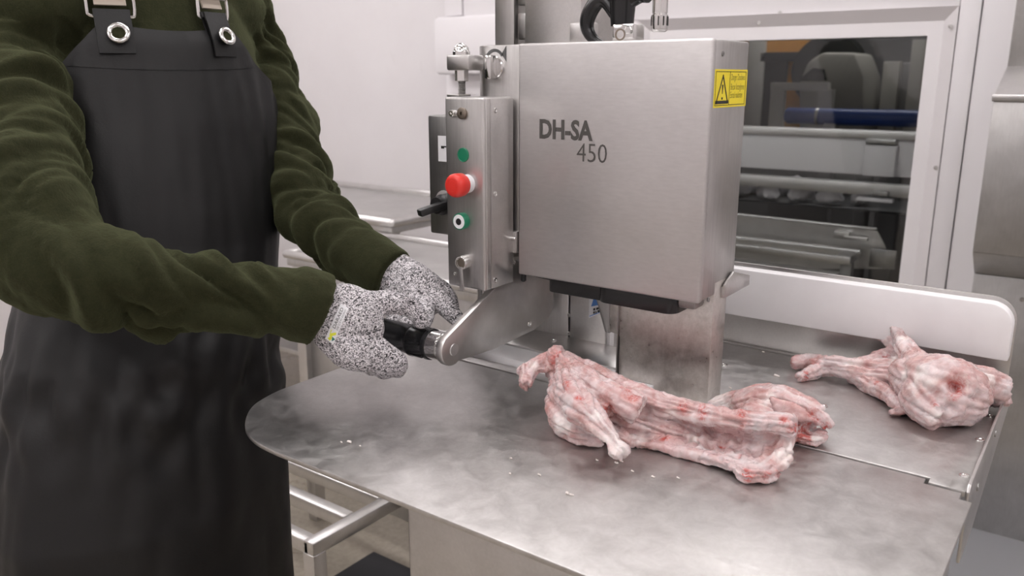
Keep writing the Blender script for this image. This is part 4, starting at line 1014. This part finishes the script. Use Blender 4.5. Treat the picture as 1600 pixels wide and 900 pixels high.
# ================================================================== the meat
def meat(name, tubes, sheets, label, reds, fats, dents=(), voxel=.0021, seed=0.0, streak=.0030, flat=ZT+.0006, sm=2, extra=()):
    """tubes: rows (pixel u, v, height over the table, radius); an entry 'cut' last gives a flat sawn end"""
    parts = list(extra); lines = []
    for t_ in tubes:
        cut = t_[-1] == 'cut'; t_ = t_[:-1] if cut else t_
        q = [(*T(u, v, h), r) for u, v, h, r in t_]; parts.append(tube(q, 16, 6, cap=(True, not cut))); lines.append(q)
    for g, th in sheets: parts.append(sheet(g, th))
    me = fuse(parts, voxel, sm); V = get_co(me); NN = get_no(me)
    tree = BVHTree.FromPolygons([tuple(v) for v in V], [tuple(p.vertices) for p in me.polygons])
    def on(u, v):
        r = FW+RT*(u-800)/F_PX+UP*(450-v)/F_PX; h = tree.ray_cast(Vector(CAM), Vector(r))[0]
        return np.array(h) if h is not None else T(u, v, .02)
    best = np.full(len(V), 1e9); dsp = np.zeros(len(V)); stk = np.full(len(V), .5)
    for li, line in enumerate(lines):
        s, a, dist = along(V, line); r_ = np.interp(s/max(s.max(), 1e-6), np.linspace(0, 1, len(line)), [q[3] for q in line]); dd = dist-r_; m = dd < best
        if m.any():
            vv = np.stack([s[m]*9, np.cos(a[m])*1.35+li*3.1, np.sin(a[m])*1.35+seed], 1)
            n1 = np.array([noise.noise(Vector(x)) for x in vv]); n2 = np.array([noise.noise(Vector((x[0]*1.6, x[1]*2.7, x[2]*2.7))) for x in vv])
            k1 = np.abs(n1); k2 = np.abs(n2)
            dsp[m] = streak*(.8-np.exp(-(k1/.10)**2)*1.6)+streak*.5*(.4-np.exp(-(k2/.12)**2))
            stk[m] = .5+.9*n2*.5+.35*n1
        best = np.minimum(best, dd)
    dsp += .0026*nz(V, 40, seed+1.7)+.0013*nz(V, 120, seed+9.0)+.0013*(.45-2.2*np.abs(nz(V, 62, seed+6.1)))
    V2 = V+NN*dsp[:, None]
    for u, v, r, dep in dents:
        c_ = on(u, v); w_ = np.exp(-(np.linalg.norm(V-c_, axis=1)/r)**2); V2 -= NN*(w_*dep)[:, None]
    V2[:, 2] = np.maximum(V2[:, 2], flat)
    set_co(me, V2)
    col = np.zeros((len(V), 4)); col[:, 3] = 1; col[:, 2] = np.clip(stk, 0, 1)
    wob = nz(V, 90, seed+3.3)
    for ch_, pts in ((0, reds), (1, fats)):
        for u, v, r in pts:
            c_ = on(u, v); d = np.linalg.norm(V-c_, axis=1)+wob*r*.8
            col[:, ch_] = np.maximum(col[:, ch_], np.clip(1.3-d/r*1.15, 0, 1)*(.85 if ch_ else 1))
    at = me.color_attributes.new('tissue', 'FLOAT_COLOR', 'POINT'); at.data.foreach_set('color', col.ravel().astype(np.float32))
    return obj(name, me, 'raw_meat', label=label, cat='meat', ang=180)
def tgrid(rows_, k=8):
    a_ = [smooth_path([T(*q) for q in rw], k) for rw in rows_]
    return np.array([smooth_path([r_[i] for r_ in a_], k) for i in range(len(a_[0]))])
# rib plate: spine edge, trough, belly edge
gridm = tgrid([[(935, 600, .050), (1000, 626, .046), (1060, 642, .046), (1120, 653, .052), (1180, 661, .058), (1239, 664, .064)],
               [(922, 628, .034), (990, 650, .026), (1055, 662, .022), (1115, 672, .022), (1175, 682, .027), (1240, 680, .050)],
               [(922, 654, .016), (985, 674, .010), (1050, 687, .008), (1112, 698, .008), (1172, 708, .012), (1238, 703, .034)],
               [(925, 674, .008), (978, 690, .006), (1038, 703, .006), (1102, 717, .009), (1165, 733, .013), (1229, 728, .020)]])
ribs = []
for u in (1058, 1082, 1106, 1130, 1154, 1178, 1202, 1226):
    i = int(np.clip((u-935)/(1239-935), 0, 1)*(len(gridm)-1)); c_ = gridm[i]
    ribs.append(tube([(*(p_+np.array([.002, -.003, .0040])), .0042) for p_ in c_[2:-3:3]], 8, 4))
flap1 = tgrid([[(868, 548, .080), (890, 560, .074), (925, 576, .058), (938, 596, .044)], [(872, 566, .060), (895, 575, .056), (920, 590, .046), (932, 606, .036)]], 6)
flap2 = tgrid([[(1146, 722, .014), (1180, 725, .016), (1218, 726, .018)], [(1150, 736, .009), (1178, 740, .008), (1206, 736, .010)]], 6)
flap3 = tgrid([[(814, 572, .064), (840, 562, .070), (868, 552, .078)], [(816, 586, .054), (842, 580, .056), (872, 578, .058)]], 6)
meat('lamb_rack', [
    [(880, 566, .052, .015), (940, 594, .052, .0165), (1000, 624, .047, .0175), (1060, 640, .047, .0135), (1120, 651, .052, .0115), (1180, 659, .058, .0105), (1239, 664, .063, .0110), 'cut'],
    [(880, 600, .030, .018), (884, 632, .034, .026), (900, 656, .028, .026), (925, 672, .018, .018)],
    [(876, 636, .018, .016), (882, 662, .016, .016), (905, 679, .012, .013), (935, 687, .009, .009)],
    [(884, 580, .060, .0145), (888, 604, .061, .0185), (903, 632, .056, .0210), (928, 656, .050, .0155), (946, 676, .042, .0105), (958, 690, .034, .0092), (966, 701, .028, .0118), (968, 704, .026, .0120)],
    [(876, 562, .070, .010), (906, 586, .071, .0140), (940, 607, .067, .0150), (970, 626, .060, .0175), (998, 641, .052, .0195), 'cut'],
    [(882, 580, .062, .011), (904, 604, .062, .0125), (928, 624, .056, .0125), (954, 640, .050, .0115), 'cut'],
    [(874, 547, .080, .0065), (868, 557, .074, .0120), (878, 572, .062, .0150)],
    [(866, 562, .064, .0120), (846, 568, .062, .0105), (824, 576, .057, .0075), (815, 580, .054, .0050)],
    [(836, 574, .058, .0085), (826, 586, .052, .0085), (822, 602, .044, .0085), 'cut'],
    [(866, 570, .052, .0140), (872, 590, .045, .0145), (880, 606, .04, .015)],
    [(938, 645, .028, .022), (1000, 660, .020, .018), (1060, 676, .014, .012)],
    [(955, 672, .014, .010), (972, 684, .010, .008), (986, 692, .006, .005)],
    [(1152, 733, .010, .0055), (1166, 742, .008, .0095), (1184, 741, .010, .0085), (1196, 744, .007, .0080), (1212, 735, .011, .005)]],
    [(gridm, .0085), (flap1, .006), (flap2, .006), (flap3, .006)],
    'raw lamb rack with ribs and shanks lying across the saw table beside the guide plate',
    [(868, 560, .012), (888, 606, .010), (950, 638, .010), (978, 610, .011), (992, 622, .010), (1066, 637, .007), (1098, 644, .011), (1160, 650, .012), (1225, 659, .007), (1238, 670, .009), (1158, 713, .006), (1128, 698, .004), (1168, 740, .008), (1198, 744, .006), (1040, 690, .006), (905, 622, .006), (1215, 735, .006)],
    [(967, 702, .020), (950, 682, .016), (998, 640, .015), (878, 662, .020), (1236, 700, .012), (1050, 650, .012), (1225, 715, .016), (830, 572, .010), (1000, 682, .014), (1085, 690, .012), (930, 650, .010)],
    [(918, 640, .010, .006), (1000, 655, .016, .006), (905, 655, .008, .005), (975, 690, .006, .005)], seed=2.0, extra=ribs)
fl4 = tgrid([[(1205, 622, .060), (1245, 632, .058), (1285, 645, .044), (1302, 663, .030)], [(1215, 650, .040), (1245, 655, .042), (1275, 660, .036), (1290, 672, .024)]], 6)
meat('lamb_shoulder', [
    [(1118, 636, .012, .0110), (1138, 632, .016, .0155), (1160, 632, .020, .0185)],
    [(1160, 634, .024, .019), (1185, 631, .028, .026), (1220, 638, .030, .030), (1250, 651, .028, .028), (1272, 664, .022, .026), 'cut'],
    [(1255, 680, .012, .011), (1272, 684, .010, .011), (1282, 680, .014, .008)],
    [(1180, 650, .020, .022), (1230, 668, .018, .021)]], [(fl4, .005)],
    'rounded raw lamb shoulder piece with a dark red cut end behind the rack',
    [(1256, 668, .024), (1275, 662, .015), (1262, 680, .014), (1290, 668, .008)], [(1128, 630, .024), (1276, 684, .007), (1200, 624, .014)], [(1262, 672, .010, .010), (1250, 660, .006, .005)], seed=5.0)
fl5 = tgrid([[(1396, 502, .092), (1412, 520, .082), (1440, 560, .064)], [(1372, 528, .062), (1392, 548, .052), (1415, 572, .045)]], 8)
meat('lamb_joint', [
    [(1425, 585, .045, .032), (1452, 600, .044, .043), (1480, 611, .046, .047), (1502, 618, .042, .041)],
    [(1446, 620, .036, .034), (1460, 640, .026, .027), (1474, 656, .017, .0215), 'cut'],
    [(1490, 592, .050, .028), (1520, 598, .044, .026), (1545, 603, .038, .022), (1568, 610, .032, .020), 'cut'],
    [(1560, 606, .034, .012), (1566, 632, .014, .011), 'cut'], [(1538, 612, .026, .014), (1545, 632, .010, .010), 'cut'],
    [(1440, 582, .055, .024), (1425, 560, .060, .018), (1410, 535, .070, .012), (1398, 511, .084, .007), (1396, 504, .090, .0045)],
    [(1420, 570, .046, .014), (1385, 556, .042, .0110), (1360, 566, .036, .0085), (1330, 568, .03, .007)],
    [(1416, 576, .036, .0135), (1370, 573, .034, .0115), (1320, 570, .028, .0105), (1290, 569, .022, .0125), (1262, 565, .016, .0110), (1238, 569, .012, .0085), 'cut'],
    [(1416, 595, .028, .0140), (1370, 588, .024, .0120), (1320, 580, .020, .0105), (1288, 576, .016, .0115), (1264, 584, .011, .0085), (1248, 590, .008, .0060), 'cut'],
    [(1330, 588, .012, .008), (1360, 602, .013, .0115), (1385, 616, .014, .0105), (1398, 628, .012, .0090), (1408, 640, .009, .0070), (1394, 644, .007, .0045)],
    [(1412, 600, .02, .02), (1420, 625, .014, .016)]], [(fl5, .005)],
    'raw lamb leg joint with bare shank bones lying before the white fence board',
    [(1493, 598, .014), (1500, 612, .012), (1492, 625, .008), (1275, 568, .008), (1256, 590, .010), (1240, 570, .008), (1385, 558, .008), (1345, 556, .007), (1462, 632, .006), (1370, 600, .005), (1552, 634, .006), (1388, 512, .010)],
    [(1330, 568, .012), (1412, 585, .010), (1440, 590, .020), (1410, 530, .010), (1464, 650, .014), (1540, 590, .014), (1400, 560, .012)],
    [(1496, 603, .011, .026), (1484, 640, .008, .012), (1530, 620, .008, .008), (1458, 630, .005, .004)], seed=8.0, voxel=.0026)
for i, (u, v, r) in enumerate([(545, 691, .0030), (533, 691, .0012), (562, 697, .0010), (842, 742, .0020), (893, 773, .0022), (884, 771, .0026), (798, 716, .0012), (797, 740, .0012), (932, 719, .0018), (962, 723, .0026), (970, 721, .0022), (987, 736, .0018), (1020, 745, .0018), (1059, 747, .0020), (1213, 588, .0035), (1140, 606, .0018), (1192, 550, .0022)]):
    c_ = T(u, v, .001); rn = random.Random(i)
    pts = [(c_[0]+rn.uniform(-1, 1)*r, c_[1]+rn.uniform(-.6, .6)*r, ZT+.0008+r*.45, r*rn.uniform(.4, .7)) for _ in range(2)]+[(c_[0]+r*1.2, c_[1], ZT+.0008+r*.3, r*.35)]
    obj('meat_crumb', tube(pts, 8, 3), 'meat_fat', label='tiny pale crumb of fat lying on the steel saw table', cat='crumb', group='fat crumbs scattered on the saw table', ang=60)
